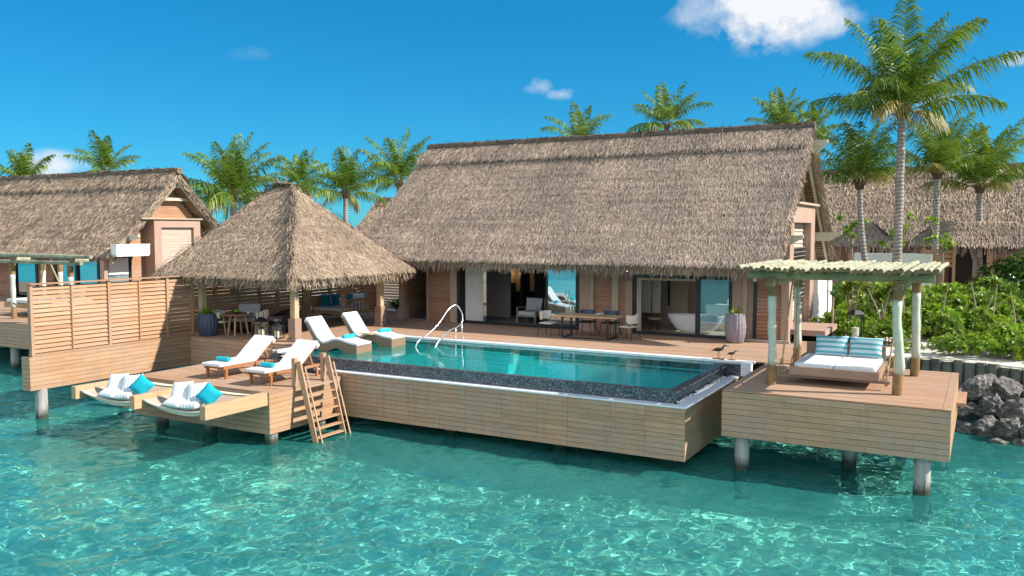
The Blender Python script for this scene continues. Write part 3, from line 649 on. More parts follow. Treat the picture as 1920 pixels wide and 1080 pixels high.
def strip_mesh(mb, p, q, e, wv, mat, tip=0.45):
    n = len(p); V = np.stack([p-wv, p+wv, q-wv, q+wv, e-wv*tip, e+wv*tip], 1).reshape(-1, 3)
    b = np.arange(n)[:, None]*6; F = np.concatenate([b+np.array([[0, 1, 3, 2]]), b+np.array([[2, 3, 5, 4]])]); mb.np(V, F, mat)
def thatch_fringe(mb, a, b, slope_dn, nrm, per_m=70, L=0.42, w=0.035, mat=1, depth=0.34, back=0.35):
    a, b, dn, nn = (np.array(x, float) for x in (a, b, slope_dn, nrm)); ln = np.linalg.norm(b-a); u = (b-a)/ln; n = int(per_m*ln)
    s = rng.random(n); k = rng.random(n); p = a+(b-a)*s[:, None]-dn*(rng.random(n)*back)[:, None]-nn*(k*depth)[:, None]
    g = np.array([0, 0, -1.0]); d = dn[None]*(0.75-0.35*k)[:, None]+g*(0.35+0.5*k)[:, None]+u*rng.normal(0, 0.16, n)[:, None]; d /= np.linalg.norm(d, axis=1)[:, None]
    ll = (L*(0.6+0.7*rng.random(n)))[:, None]; th = rng.normal(0, 0.6, n); wd = u*np.cos(th)[:, None]+np.cross(d, u)*np.sin(th)[:, None]
    strip_mesh(mb, p, p+d*ll*0.55, p+d*ll+g*0.03, wd*(w*(0.6+0.8*rng.random(n)))[:, None]/2, mat)
def unit(v): v = np.array(v, float); return v/np.linalg.norm(v)

def gable_roof(root, x0, x1, ye, yr, yb, ze, zr, dens, mats, fringe=210, L=0.27, w=0.019, ridge_dens=750, cap=0.95, backdens=25, ridge_sag=0.0):
    """thatched gable roof, ridge along X; front eave (ye, ze), ridge (yr, zr), back eave yb"""
    mb = MB(); th = 0.34
    for (y0, sgn) in ((ye, 1), (yb, -1)):
        n_ = unit((0, -(zr-ze)*sgn, abs(yr-y0)))
        a0, a1, b1, b0 = [(x0, y0, ze), (x1, y0, ze), (x1, yr, zr), (x0, yr, zr)]
        lo = [(x, y-n_[1]*th, z-n_[2]*th) for x, y, z in (a0, a1, b1, b0)]
        if sgn < 0:
            mb.hexa([lo[1], lo[0], (x0, yr, zr-th*1.35), (x1, yr, zr-th*1.35), a1, a0, b0, b1])
        else:
            mb.hexa([lo[0], lo[1], (x1, yr, zr-th*1.35), (x0, yr, zr-th*1.35), a0, a1, b1, b0])
    sl = math.hypot(yr-ye, zr-ze)
    thatch_patch(mb, (x0, ye, ze), (x1, ye, ze), (x1, yr, zr), (x0, yr, zr), dens, L, w, rows=int(sl/0.42))
    dn = unit((0, ye-yr, ze-zr)); nf = unit((0, -(zr-ze), yr-ye))
    thatch_fringe(mb, (x0, ye, ze), (x1, ye, ze), dn, nf, fringe*1.15, 0.27, w*1.2, depth=.28)
    if backdens: thatch_patch(mb, (x1, yb, ze), (x0, yb, ze), (x0, yr, zr), (x1, yr, zr), backdens, L, w*1.6)
    dnb = unit((0, yb-yr, ze-zr)); nb = unit((0, (zr-ze), yb-yr))
    thatch_fringe(mb, (x1, yb, ze), (x0, yb, ze), dnb, nb, fringe*0.3, 0.45, w*1.4)
    # ragged rake edges
    for x, sx in ((x0, -1), (x1, 1)):
        for (yy, d_, n2) in ((ye, dn, nf), (yb, dnb, nb)):
            n = int(sl*fringe*0.8); t = rng.random(n); k = rng.random(n)
            p = np.stack([np.full(n, x)-sx*0.12*rng.random(n), yy+(yr-yy)*t, ze+(zr-ze)*t], 1)-n2*(k*0.36)[:, None]
            d = d_[None]+np.array([sx, 0, 0])[None]*(0.25+0.3*rng.random(n))[:, None]; d /= np.linalg.norm(d, axis=1)[:, None]
            wd = np.cross(d, n2)*(w*0.5)+n2[None]*rng.normal(0, w*0.3, n)[:, None]
            ll = (0.24+0.2*rng.random(n))[:, None]; strip_mesh(mb, p, p+d*ll*.6, p+d*ll, wd, 1)
    r = mb.build('roof', ['under', mats[0]], root)
    # ridge cap: its own thick layer of darker thatch
    mb = MB(); cd = cap; off = 0.1
    for (yy, d_, n2, sgn) in ((ye, dn, nf, 1), (yb, dnb, nb, -1)):
        top0 = np.array([x0-.05, yr, zr])+n2*off; top1 = np.array([x1+.05, yr, zr])+n2*off; bo0, bo1 = top0+d_*cd, top1+d_*cd
        if sgn > 0: thatch_patch(mb, bo0, bo1, top1, top0, ridge_dens, 0.42, w, rows=3, jit=0.3); thatch_fringe(mb, bo0, bo1, d_, n2, fringe*0.9, 0.28, w, depth=0.12, back=0.25)
        else: thatch_patch(mb, bo1, bo0, top0, top1, ridge_dens*0.2, 0.42, w*1.6, rows=3)
        mb.add([tuple(q) for q in (bo0, bo1, top1, top0)], [(0, 1, 2, 3) if sgn > 0 else (3, 2, 1, 0)], 0)
    n = int((x1-x0)*90); s = rng.random(n); p = np.stack([x0+(x1-x0)*s, yr+rng.normal(0, .1, n), zr+0.14+0.1*rng.random(n)], 1)
    d = np.stack([rng.normal(0, .8, n), rng.normal(0, .5, n), rng.normal(0, .07, n)], 1); d /= np.linalg.norm(d, axis=1)[:, None]
    wd = np.cross(d, np.array([0, .3, 1.0]))*w*.6; ll = (0.2+0.22*rng.random(n))[:, None]
    strip_mesh(mb, p, p+d*ll*.5+np.array([0, 0, .02]), p+d*ll-np.array([0, 0, .04]), wd, 2)
    mb.tube([(x0-.1, yr, zr+.08), (x1+.1, yr, zr+.08)], 0.17, 10, 2)
    mb.build('ridge_cap', ['under', mats[0], mats[1]], r)
    return r
# ------------------------------------------------------------------ main villa
villa = thing('thatched_villa', 'large thatched villa with open glass doors facing the pool', 'villa', (-13.5, 31, D))
X0, X1, YE, YR, YB, ZE, ZR = -22.05, -5.55, 26.35, 32.0, 37.6, 4.37, 9.08
vroof = gable_roof(villa, X0, X1, YE, YR, YB, ZE, ZR, 1150, ('thatch', 'thatch_dark'))
WY = 27.85; ZW = 5.0
def panel(nm, x0, x1, z0, z1, mt, proud=0.0, th=0.12):
    mb = MB(); mb.box(x0, x1, WY-proud, WY-proud+th, z0, z1); return mb.build(nm, mt, villa)
def bwall(nm, x0, x1, z0, z1, y, mt='wall_x', bh=0.16):
    mb = MB(); boards_wall(mb, 'x', y, x0, x1, z0, z1, -1, bh=bh, th=0.04, ln=3, jitter=False); mb.box(x0, x1, y+0.045, y+0.2, z0, z1); return mb.build(nm, mt, villa)
z0 = D+0.004
bwall('wall_panel', -19.3, -18.3, z0, ZW, WY); panel('pilaster', -18.3, -18.0, z0, ZW, 'frame_light', 0.03, 0.2)
panel('pilaster', -19.42, -19.3, z0, ZW, 'frame_pink', 0.04, 0.2)
panel('column', -12.73, -12.28, z0, ZW, 'frame_pink', 0.05, 0.3); panel('pilaster', -12.28, -12.17, z0, ZW, 'frame_light', 0.09, 0.3)
bwall('wall_panel', -12.17, -11.46, z0, ZW, WY+0.02); panel('pilaster', -11.46, -11.22, z0, ZW, 'frame_light', 0.09, 0.3)
bwall('wall_panel', -11.22, -10.98, z0, ZW, WY+0.01); panel('column', -10.98, -10.72, z0, ZW, 'frame_pink', 0.05, 0.3)
panel('column', -7.22, -6.87, z0, ZW, 'frame_pink', 0.06, 0.3); panel('pilaster', -6.87, -6.74, z0, ZW, 'frame_light', 0.10, 0.3)
bwall('wall_panel', -6.74, -6.56, z0, ZW, WY+0.12, 'louvre'); 
mb = MB(); mb.box(-6.56, -6.44, WY+0.02, WY+0.1, z0, ZW); mb.build('black_jamb', 'black', villa)
mb = MB(); slats(mb, 'x', WY+0.05, -6.44, -5.66, z0+.1, ZW, pitch=0.12, hgt=0.14, th=0.02, tilt=0.35, out=-1); mb.box(-6.44, -5.66, WY+.13, WY+.2, z0, ZW); mb.build('louvred_shutter', 'wall_x', villa)
panel('column', -5.66, -5.42, z0, ZW, 'frame_pink', 0.05, 0.3)
mb = MB(); mb.box(-7.25, -5.35, WY-0.22, WY-0.06, z0, D+0.09); mb.build('plinth_step', 'frame_light', villa)
# living room doors
def frame_rect(nm, x0, x1, za, zb, y, w=0.09, d=0.1, mt='black', parent=villa):
    mb = MB(); mb.box(x0, x0+w, y, y+d, za, zb); mb.box(x1-w, x1, y, y+d, za, zb); mb.box(x0+w, x1-w, y, y+d, za, za+w*0.8); mb.box(x0+w, x1-w, y, y+d, zb-w, zb); return mb.build(nm, mt, parent)
ld = frame_rect('sliding_door', -18.0, -12.73, z0, 4.3, WY+0.02, 0.13)
mb = MB(); mb.box(-14.15, -14.07, WY+.06, WY+.12, z0+.1, 4.2); mb.box(-12.93, -12.861, WY+.06, WY+.12, z0+.1, 4.2); mb.box(-14.07, -12.93, WY+.06, WY+.12, z0+.1, z0+.16); mb.build('leaf_frame', 'black', ld)
mb = MB(); mb.box(-14.07, -12.93, WY+.083, WY+.095, z0+.16, 4.2); mb.build('pane', 'glass_teal', ld)
mb = MB(); mb.box(-16.86, -16.72, WY+.10, WY+.13, z0+.1, 4.2); mb.build('pane', 'glass_teal', ld)
mb = MB(); mb.box(-19.15, -17.05, 30.4, 30.49, D+.013, 4.94); mb.build('room_divider', 'panel_grey', villa)
# bath doors
bd = frame_rect('sliding_door', -10.70, -7.24, z0, 3.93, WY+0.02, 0.12)
mb = MB(); mb.box(-8.47, -8.33, WY-.005, WY+.115, z0+.1, 3.93); mb.build('mullion', 'black', bd)
mb = MB(); mb.box(-10.57, -10.42, WY+.03, WY+.11, z0+.1, 3.83); mb.box(-10.42, -8.48, WY+.03, WY+.11, 3.74, 3.83); mb.build('inner_frame', 'frame_light', bd)
mb = MB(); mb.box(-8.33, -7.36, WY+.06, WY+.072, z0+.1, 3.83); mb.build('pane', 'glass_bath', bd)
mb = MB(); mb.box(-10.70, -8.45, WY-.03, WY+.12, 3.94, 4.75); mb.box(-8.45, -7.24, WY-.02, WY+.12, 3.94, 4.75); mb.build('pelmet', 'frame_light', villa)
mb = MB(); mb.box(-18.0, -12.73, WY-.02, WY+.12, 4.31, 5.0); mb.build('lintel', 'frame_pink', villa)
# interior: floors, walls, ceiling
mb = MB(); mb.box(-20.6, -11.75, WY+.13, 34, D-.02, D+.012); mb.build('living_floor', 'floor_in', villa)
mb = MB(); mb.box(-11.74, -5.95, WY+.13, 34, D-.02, D+.012); mb.build('bath_floor', 'floor_bath', villa)
mb = MB(); mb.box(-20.6, -5.95, 32.4, 32.6, D, 5.0); mb.box(-20.8, -20.6, 30.6, 36, D, 5.2); mb.build('back_wall', 'plaster_warm', villa)
mb = MB(); mb.box(-19.4, -19.2, WY+.2, 30.5, D+.013, 4.94); mb.box(-20.6, -19.2, 30.5, 30.6, D+.013, 4.94); mb.build('side_wall', 'panel_grey', villa)
mb = MB(); mb.box(-11.85, -11.65, WY+.3, 32.4, D+.013, 5.0); mb.build('partition', 'panel_grey', villa)
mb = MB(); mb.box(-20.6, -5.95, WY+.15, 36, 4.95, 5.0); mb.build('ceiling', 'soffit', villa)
mb = MB(); mb.box(-10.85, -9.75, 31.0, 31.12, D+.013, 4.94); mb.build('bath_wall', 'panel_grey', villa)
mb = MB(); mb.box(-10.5, -10.42, 30.96, 31.0, 2.6, 3.7); mb.build('wall_slot', 'black', villa)
mb = MB(); mb.box(-18.3, -16.75, 31.6, 32.39, D+.013, D+1.0); mb.box(-16.85, -16.75, 30.9, 31.59, D+.013, 4.9); mb.box(-16.7, -15.9, 31.9, 32.39, D+.013, 4.4); mb.box(-18.0, -17.7, 31.8, 32.1, D+1.001, D+1.35); mb.build('cabinet', 'black', villa)
# soffit slopes, gables
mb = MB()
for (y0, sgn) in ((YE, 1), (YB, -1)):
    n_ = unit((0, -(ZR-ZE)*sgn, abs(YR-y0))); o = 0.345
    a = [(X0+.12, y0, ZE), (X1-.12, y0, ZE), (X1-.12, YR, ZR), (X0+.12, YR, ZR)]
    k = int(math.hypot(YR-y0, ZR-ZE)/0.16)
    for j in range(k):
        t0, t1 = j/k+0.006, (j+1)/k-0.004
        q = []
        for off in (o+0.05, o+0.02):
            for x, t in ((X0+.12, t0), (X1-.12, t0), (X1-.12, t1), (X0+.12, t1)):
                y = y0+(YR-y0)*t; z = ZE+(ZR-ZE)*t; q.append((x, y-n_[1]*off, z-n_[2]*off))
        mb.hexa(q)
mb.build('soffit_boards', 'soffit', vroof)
for x, nm in ((-6.35, 'gable_wall'), (-20.9, 'gable_wall')):
    mb = MB(); zt = 8.3; k = int((zt-D)/0.16)
    for j in range(k):
        z = D+0.01+j*0.16; za = z+0.16; hy = min(8.2/2+0.0, (ZR-0.95-za)/((ZR-ZE)/(YR-YE)))
        if hy > 0.05:
            ya = max(YR-hy, WY+.2); hole = x > -10 and 2.90 < z+.08 < 4.86  # opening added in the gable so sun can reach the bathtub
            for p_, q_ in (((ya, 29.2), (32.2, YR+hy)) if hole else ((ya, YR+hy),)): mb.box(x-0.03, x+0.03, p_, q_, z+.004, za-.004)
    mb.build(nm, 'wall_y', villa)
# bay with a framed louvred panel on the right gable
mb = MB(); bx = -5.56; y0, y1 = 28.66, 33.0
mb.box(-6.3, bx, y0, y0+0.5, D, 5.7); mb.box(-6.3, bx, y1-0.75, y1, D, 6.33); mb.box(-6.3, bx, y0+.5, y1-.75, 5.72, 6.33); mb.box(-6.3, bx, y0+.3, y0+.499, 5.701, 6.05); mb.build('bay_frame', 'frame_pink', villa)
mb = MB(); mb.box(-6.35, bx+.12, 29.35, y1+.25, 6.335, 6.41); mb.build('bay_cap', 'frame_light', villa)
mb = MB(); slats(mb, 'y', -5.85, y0+.51, y1-.76, D+.3, 2.95, pitch=.15, hgt=.17, th=.02, tilt=.35); slats(mb, 'y', -5.80, y0+.51, y1-.76, 2.95, 4.87, pitch=.15, hgt=.17, th=.012, tilt=-.9); slats(mb, 'y', -5.85, y0+.51, y1-.76, 4.87, 5.7, pitch=.15, hgt=.17, th=.02, tilt=.35)  # middle slats tipped open to let the sun through
for za, zb in ((D, 2.95), (4.87, 5.71)): mb.box(-6.2, -5.95, y0+.51, y1-.76, za, zb)
mb.build('bay_louvres', 'louvre', villa)
mb = MB(); mb.box(-5.93, -5.92, y0+.51, y1-.76, 2.98, 4.83); mb.build('sun_slot_pane', 'lantern_glass', villa)  # pane over the slot added to bring sun onto the bathtub
mb = MB(); mb.box(-6.2, -4.45, 28.75, 31.3, 2.02, 2.2); mb.build('bay_step', 'frame_pink', villa)
mb = MB(); mb.box(-6.3, -5.5, 33.6, 37.0, D, 4.1); mb.build('annex_wall', 'white', villa)
# outrigger beams and barge boards
for y, z, ln in ((28.25, 5.12, -5.1), (35.4, 5.2, -4.95)):
    mb = MB(); mb.extrude_y([(-6.6, z-.17), (ln-.45, z-.17), (ln, z+.10), (ln, z+.17), (-6.6, z+.17)], y-.07, y+.07); mb.build('outrigger_beam', 'barge', villa)
mb = MB(); mb.extrude_y([(-6.6, ZR-.85), (-5.35, ZR-.85), (-5.02, ZR-.52), (-5.02, ZR-.42), (-6.6, ZR-.42)], YR-.1, YR+.1); mb.build('ridge_beam', 'barge', vroof)
for (ya, za), (yb_, zb) in (((YR, ZR-.52), (YE+.1, ZE-.3)), ((YR, ZR-.52), (YB-.1, ZE-.3))):
    mb = MB(); mb.beam((X1-.22, ya, za), (X1-.22, yb_, zb), 0.09, 0.24, up=(0, 0, 1)); mb.beam((-6.2, ya, za-.12), (-6.2, yb_, zb-.12), 0.09, 0.2); mb.build('barge_board', 'barge', vroof)
for x in (-20.7, -21.5):
    pass
for x, y in ((-20.78, 28.1), (-21.5, 30.0)):
    mb = MB(); mb.box(x-.12, x+.12, y-.12, y+.12, D+.45, 4.9); o = mb.build('veranda_post', 'post_z', villa)
    mb = MB(); mb.box(x-.17, x+.17, y-.17, y+.17, D+.002, D+.45); mb.build('post_base', 'frame_pink', o)

# wall lamps on the villa front
def wall_lamp(x, y, z, label):
    t = thing('wall_lamp', label, 'lamp', (x, y, z))
    mb = MB(); mb.box(x-.05, x+.05, y+.03, y+.08, z-.05, z+.1); mb.build('bracket', 'black', t)
    mb = MB(); mb.lathe([(.07, -.32), (.075, -.3), (.075, .0), (.06, .0)], 16, (x, y, z)); mb.build('shade', 'planter', t, smooth=False)
    mb = MB(); mb.lathe([(0.0, 0), (.035, .03), (.04, .07), (.02, .11), (0, .12)], 12, (x, y, z)); mb.build('bulb', 'glow', t, smooth=True); return t
wall_lamp(-10.86, WY-.16, 4.02, 'grey cylinder wall lamp between the living room and the bathroom doors')
wall_lamp(-19.36, WY-.16, 4.12, 'lit cylinder wall lamp at the left end of the villa front')

# interior things
cu = thing('curtain', 'white curtain gathered at the left side of the living room doors', 'curtain', (-17.3, 28.2, D))
def curtain(x0, x1, y, za, zb, par, amp=.045, nf=6, taper=0.0):
    mb = MB(); n = 60; vs = []
    for k in range(n+1):
        t = k/n
        for zz, tp in ((za, taper), (zb, 0.0)): vs.append((x0+(x1-x0)*(t*(1-tp)+tp/2), y+amp*math.sin(t*nf*2*math.pi), zz))
    fs = [(2*k, 2*k+2, 2*k+3, 2*k+1) for k in range(n)]; mb.add(vs, fs); return mb.build('cloth', 'curtain', par, smooth=True)
curtain(-17.78, -16.95, 28.12, D+.03, 4.9, cu)
for x0, x1, lb in ((-11.02, -10.72, 'left one of two white towels on the bathroom rail'), (-10.58, -10.36, 'right one of two white towels on the bathroom rail')):
    t = thing('bath_curtain', 'tied white bathroom curtain, '+('the wider one at the left' if x0 < -10.7 else 'the narrower one nearer the bathtub'), 'curtain', ((x0+x1)/2, 29.75, 2.4))
    curtain(x0-.1, x1, 29.75, 2.42, 3.8, t, .03, 4, 0.05); t['label'] = lb.replace('two white towels on the bathroom rail', 'two white tied curtains in the bathroom')
tub = thing('bathtub', 'white freestanding oval bathtub behind the bathroom doors', 'bathtub', (-8.8, 28.95, D+.012))
mb = MB(); prof = [(0.0, 0.04), (.36, .0), (.42, .02), (.52, .12), (.66, .34), (.74, .58), (.745, .60), (.72, .60), (.62, .35), (.45, .18), (0, .16)]
mb.lathe(prof, 40, (-8.8, 28.95, D+.05), sx=1.36, sy=.62); mb.build('basin', 'tub', tub, smooth=True)
mb = MB(); mb.lathe([(.40, 0), (.38, .06)], 32, (-8.8, 28.95, D+.012), sx=1.3, sy=.62); mb.build('plinth', 'frame_light', tub)
st = thing('bath_stool', 'low round straw topped stool beside the bathtub', 'stool', (-10.39, 29.2, D+.012))
mb = MB(); mb.lathe([(.24, .38), (.25, .42), (.24, .46), (0, .47)], 20, (-10.39, 29.2, D+.012)); mb.build('seat', 'rope', st)
for a in range(4): mb = MB(); c_, s_ = math.cos(a*1.57+.8), math.sin(a*1.57+.8); mb.tube([(-10.39+.16*c_, 29.2+.16*s_, D+.4), (-10.39+.2*c_, 29.2+.2*s_, D+.014)], .02, 6); mb.build('leg', 'black', st)
tbl = thing('bath_cabinet', 'white low cabinet with a small bottle behind the bathtub', 'cabinet', (-8.2, 30.2, D+.012))
mb = MB(); mb.box(-8.75, -7.7, 30.0, 30.4, D+.02, D+.95); mb.build('body', 'white', tbl); mb = MB(); mb.lathe([(.04, 0), (.045, .12), (.015, .16), (.015, .2)], 10, (-8.0, 30.2, D+.952)); mb.build('bottle', 'candle', tbl)
def armchair(x, y, label):
    t = thing('lounge_chair', label, 'armchair', (x, y, D+.012))
    mb = MB(); mb.box(-.36, .36, -.38, .32, .30, .46); mb.build('seat_cushion', 'fabric_grey', t, world=False, bevel=.03)
    mb = MB(); mb.extrude_x([(.2, .46), (.32, .46), (.46, .92), (.34, .94)], -.34, .34); mb.build('back_cushion', 'fabric_grey', t, world=False, bevel=.03)
    for sx in (-1, 1):
        mb = MB(); mb.beam((sx*.4, -.4, 0), (sx*.4, -.36, .6), .035, .035); mb.beam((sx*.4, .42, 0), (sx*.4, .46, .95), .035, .035); mb.beam((sx*.4, -.36, .6), (sx*.4, .4, .56), .045, .03); mb.build('arm', 'frame_light', t, world=False)
    mb = MB(); mb.box(-.4, .4, -.38, .4, .25, .295); mb.build('frame', 'frame_light', t, world=False); return t
armchair(-15.45, 29.2, 'pale armchair inside the open living room doors'); a2 = armchair(-13.75, 29.3, 'second pale armchair half hidden behind the outdoor dining table'); 
ct = thing('side_table', 'small dark pedestal table with white flowers in the living room', 'table', (-14.6, 29.3, D+.012))
mb = MB(); mb.lathe([(.28, .55), (.29, .57), (0, .575)], 20); mb.build('top', 'brown_top', ct, world=False); mb = MB(); mb.lathe([(.16, 0), (.16, .02), (.03, .05), (.025, .55)], 14); mb.build('pedestal', 'steel', ct, world=False)
fl = thing('flower_vase', 'small glass vase of white flowers on the pedestal table', 'vase', (-14.6, 29.3, D+.588))
mb = MB(); mb.lathe([(.04, 0), (.05, .06), (.035, .12)], 12); mb.build('vase', 'green', fl, world=False)
mb = MB()
for k in range(14): a = random.random()*6.28; r = random.random()*.1; mb.lathe([(0, -.03), (.035, 0), (0, .035)], 6, (r*math.cos(a), r*math.sin(a), .17+random.random()*.06))
mb.build('blossoms', 'white', fl, world=False)
for x, z, lb in ((-18.17, 3.58, 'left warm glowing wall sconce deep inside the living room'), (-17.5, 3.58, 'right warm glowing wall sconce deep inside the living room')):
    t = thing('wall_sconce', lb, 'lamp', (x, 32.3, z)); mb = MB(); mb.lathe([(0, -.06), (.07, 0), (0, .07)], 12, (x, 32.22, z)); mb.build('bulb', 'glow', t, smooth=True); mb = MB(); mb.box(x-.03, x+.03, 32.3, 32.39, z-.06, z+.03); mb.build('bracket', 'black', t)

# ------------------------------------------------------------------ gazebo
gz = thing('thatched_gazebo', 'open gazebo with a tan hipped thatched roof on four posts', 'gazebo', (-21.8, 22.8, D))
ex0, ex1, ey0, ey1, ez, rz_, rx0, rx1, ry = -24.95, -18.75, 19.55, 26.1, 3.98, 7.0, -22.75, -21.65, 22.8
mb = MB()
c = [(ex0, ey0, ez), (ex1, ey0, ez), (ex1, ey1, ez), (ex0, ey1, ez)]; r0, r1 = (rx0, ry, rz_), (rx1, ry, rz_)
ci = [(x+(.3 if x < -21 else -.3), y+(.3 if y < 22 else -.3), z-.3) for x, y, z in c]; q0, q1 = (rx0, ry, rz_-.4), (rx1, ry, rz_-.4)
mb.add(c+[r0, r1]+ci+[q0, q1], [(0, 1, 5, 4), (1, 2, 5), (2, 3, 4, 5), (3, 0, 4), (6, 10, 11, 7), (7, 11, 8), (8, 11, 10, 9), (9, 10, 6), (0, 6, 7, 1), (1, 7, 8, 2), (2, 8, 9, 3), (3, 9, 6, 0)])
for (a, b, t0, t1, den) in ((c[0], c[1], r0, r1, 1250), (c[1], c[2], r1, r1, 1250), (c[2], c[3], r1, r0, 30), (c[3], c[0], r0, r0, 60)):
    thatch_patch(mb, a, b, t1, t0, den, 0.23, 0.017, rows=16, jit=0.33)
    a_, b_ = np.array(a), np.array(b); u = unit(b_-a_); mid = (np.array(t0)+np.array(t1))/2-(a_+b_)/2; vv = unit(mid-u*(mid@u)); nn = np.cross(u, vv)
    thatch_fringe(mb, a, b, -vv, nn, 460 if den > 100 else 30, 0.24, 0.020, depth=0.30)
# dark hips
def hip(a, b, n=520, r=.13):
    a, b = np.array(a), np.array(b); s = rng.random(n)[:, None]; d0 = unit(a-b); p = b+(a-b)*s+rng.normal(0, r*.6, (n, 3))*np.array([1, 1, .5])+np.array([0, 0, .07])
    d = d0+rng.normal(0, .3, (n, 3)); d /= np.linalg.norm(d, axis=1)[:, None]; wd = np.cross(d, np.array([0, 0, 1.]))*.02; ll = (.25+.25*rng.random(n))[:, None]
    strip_mesh(mb, p, p+d*ll*.5+np.array([0, 0, .03]), p+d*ll, wd, 2)
hip(c[1], r1, 330, .085); hip(c[0], r0, 240, .1); hip(c[2], r1, 150, .1); hip(r0, np.array(r1)+np.array([.1, 0, 0]), 150, .09)
groof = mb.build('roof', ['under', 'thatch_tan', 'thatch_dark'], gz)
for x, y in ((-23.5, 20.25), (-19.5, 20.5), (-19.85, 25.4), (-23.5, 25.4)):
    mb = MB(); mb.box(x-.1, x+.1, y-.1, y+.1, D+.75, 4.35); o = mb.build('post', 'beam_z', gz, bevel=.01)
    mb = MB(); mb.box(x-.15, x+.15, y-.15, y+.15, D+.12, D+.75); mb.box(x-.19, x+.19, y-.19, y+.19, D+.002, D+.12); mb.build('post_base', 'swing_wood', o, bevel=.01)
mb = MB()
for p, q in (((-23.5, 20.3, 4.2), (-19.5, 20.5, 4.2)), ((-19.5, 20.5, 4.2), (-19.85, 25.4, 4.2)), ((-19.85, 25.4, 4.2), (-23.5, 25.4, 4.2)), ((-23.5, 25.4, 4.2), (-23.5, 20.25, 4.2))): mb.beam(p, q, .12, .2)
mb.build('ring_beam', 'post_z', gz)

# ------------------------------------------------------------------ pergola on the platform
def log_post(t, x, y, ztop, wob=0.0, base=.45, neck=.42):
    pts = [(x+wob*math.sin(2.2*(z-D)+.6)*(1 if 0.6 < z-D < 2.4 else .2), y+.5*wob*math.sin(3*(z-D)), z) for z in np.linspace(D+base, ztop-neck, 10)]
    mb = MB(); mb.tube(pts, [.095+.008*math.sin(k*1.7) for k in range(10)], 14); o = mb.build('post', 'aqua_post', t, smooth=True)
    mb = MB(); mb.tube([(x, y, D+.002), (pts[0][0], pts[0][1], D+base)], [.108, .106], 14); mb.build('bark_sleeve', 'log_dark', o, smooth=False)
    mb = MB(); mb.tube([pts[-1], (x, y, ztop)], [.112, .125], 14); mb.build('bark_sleeve', 'log_dark', o, smooth=False)
def pergola(name, label, x0, x1, y0, y1, posts, ztop, n):
    t = thing(name, label, 'pergola', ((x0+x1)/2, (y0+y1)/2, D))
    for k, (x, y) in enumerate(posts): log_post(t, x, y, ztop, .05 if k == 1 else .015)
    for y in (posts[0][1], posts[2][1]):
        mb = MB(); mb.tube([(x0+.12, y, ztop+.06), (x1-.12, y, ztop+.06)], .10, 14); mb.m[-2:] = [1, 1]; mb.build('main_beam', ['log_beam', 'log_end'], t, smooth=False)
    for x in (posts[0][0], posts[1][0]):
        mb = MB(); mb.tube([(x, y0+.25, ztop-.13), (x, y1-.2, ztop-.13)], .085, 12); mb.m[-2:] = [1, 1]; mb.build('cross_beam', ['log', 'log_end'], t, smooth=False)
    for k in range(n):
        x = x0+(x1-x0)*(k+.5)/n+random.uniform(-.02, .02); r = .052+random.uniform(-.006, .01); z = ztop+.16+r+random.choice([0, 0, 0, .012, .03]); dy = random.uniform(-.07, .05)
        mb = MB(); mb.tube([(x, y0+dy, z), (x+random.uniform(-.03, .03), (y0+y1)/2, z+random.uniform(-.01, .015)), (x+random.uniform(-.03, .03), y1+random.uniform(-.15, .15), z+random.uniform(0, .03))], [r, r, r*.93], 10, cap=False)
        mb.f.append(tuple(range(9, -1, -1))); mb.m.append(1); mb.f.append(tuple(range(20, 30))); mb.m.append(1)
        mb.build('roof_log', ['log', 'log_end'], t)
    for x, y in posts:
        mb = MB(); mb.tube(smooth_path([(x+.125*math.cos(k*.9), y+.125*math.sin(k*.9), ztop-.16+.007*k) for k in range(22)], 2), .014, 5); mb.build('rope_lashing', 'rope', t, smooth=True)
    return t
pergola('log_pergola', 'pergola of pale round logs over the hanging daybed', -4.98, -0.8, 19.45, 24.1, [(-4.3, 20.2), (-1.6, 20.2), (-4.36, 23.6), (-1.44, 23.05)], 4.36, 32)
# ------------------------------------------------------------------ hanging daybed under the pergola
db = thing('hanging_daybed', 'rope hung wooden daybed with a white mattress under the pergola', 'daybed', (-2.95, 21.4, 2.1))
mb = MB(); mb.box(-3.95, -2.0, 20.45, 20.52, 2.07, 2.27); mb.box(-3.95, -2.0, 22.3, 22.37, 2.07, 2.27); mb.box(-3.95, -3.88, 20.521, 22.299, 2.07, 2.27); mb.box(-2.07, -2.0, 20.521, 22.299, 2.07, 2.27); mb.build('frame', 'swing_wood', db, bevel=.008)
mb = MB(); mb.box(-4.25, -1.78, 20.56, 20.66, 2.0, 2.065); mb.box(-4.25, -1.78, 22.1, 22.2, 2.0, 2.065); mb.box(-3.87, -2.08, 20.53, 22.29, 2.072, 2.1); mb.build('cross_bar', 'swing_wood', db)
for xa, xb in ((-3.86, -2.99), (-2.985, -2.09)):
    mb = MB(); mb.box(xa, xb, 20.54, 22.28, 2.12, 2.36); mb.build('mattress', 'fabric', db, bevel=.04, smooth=False)
mb = MB(); mb.box(-3.9, -2.05, 22.38, 22.44, 2.2, 2.62); mb.build('backboard', 'swing_wood', db)
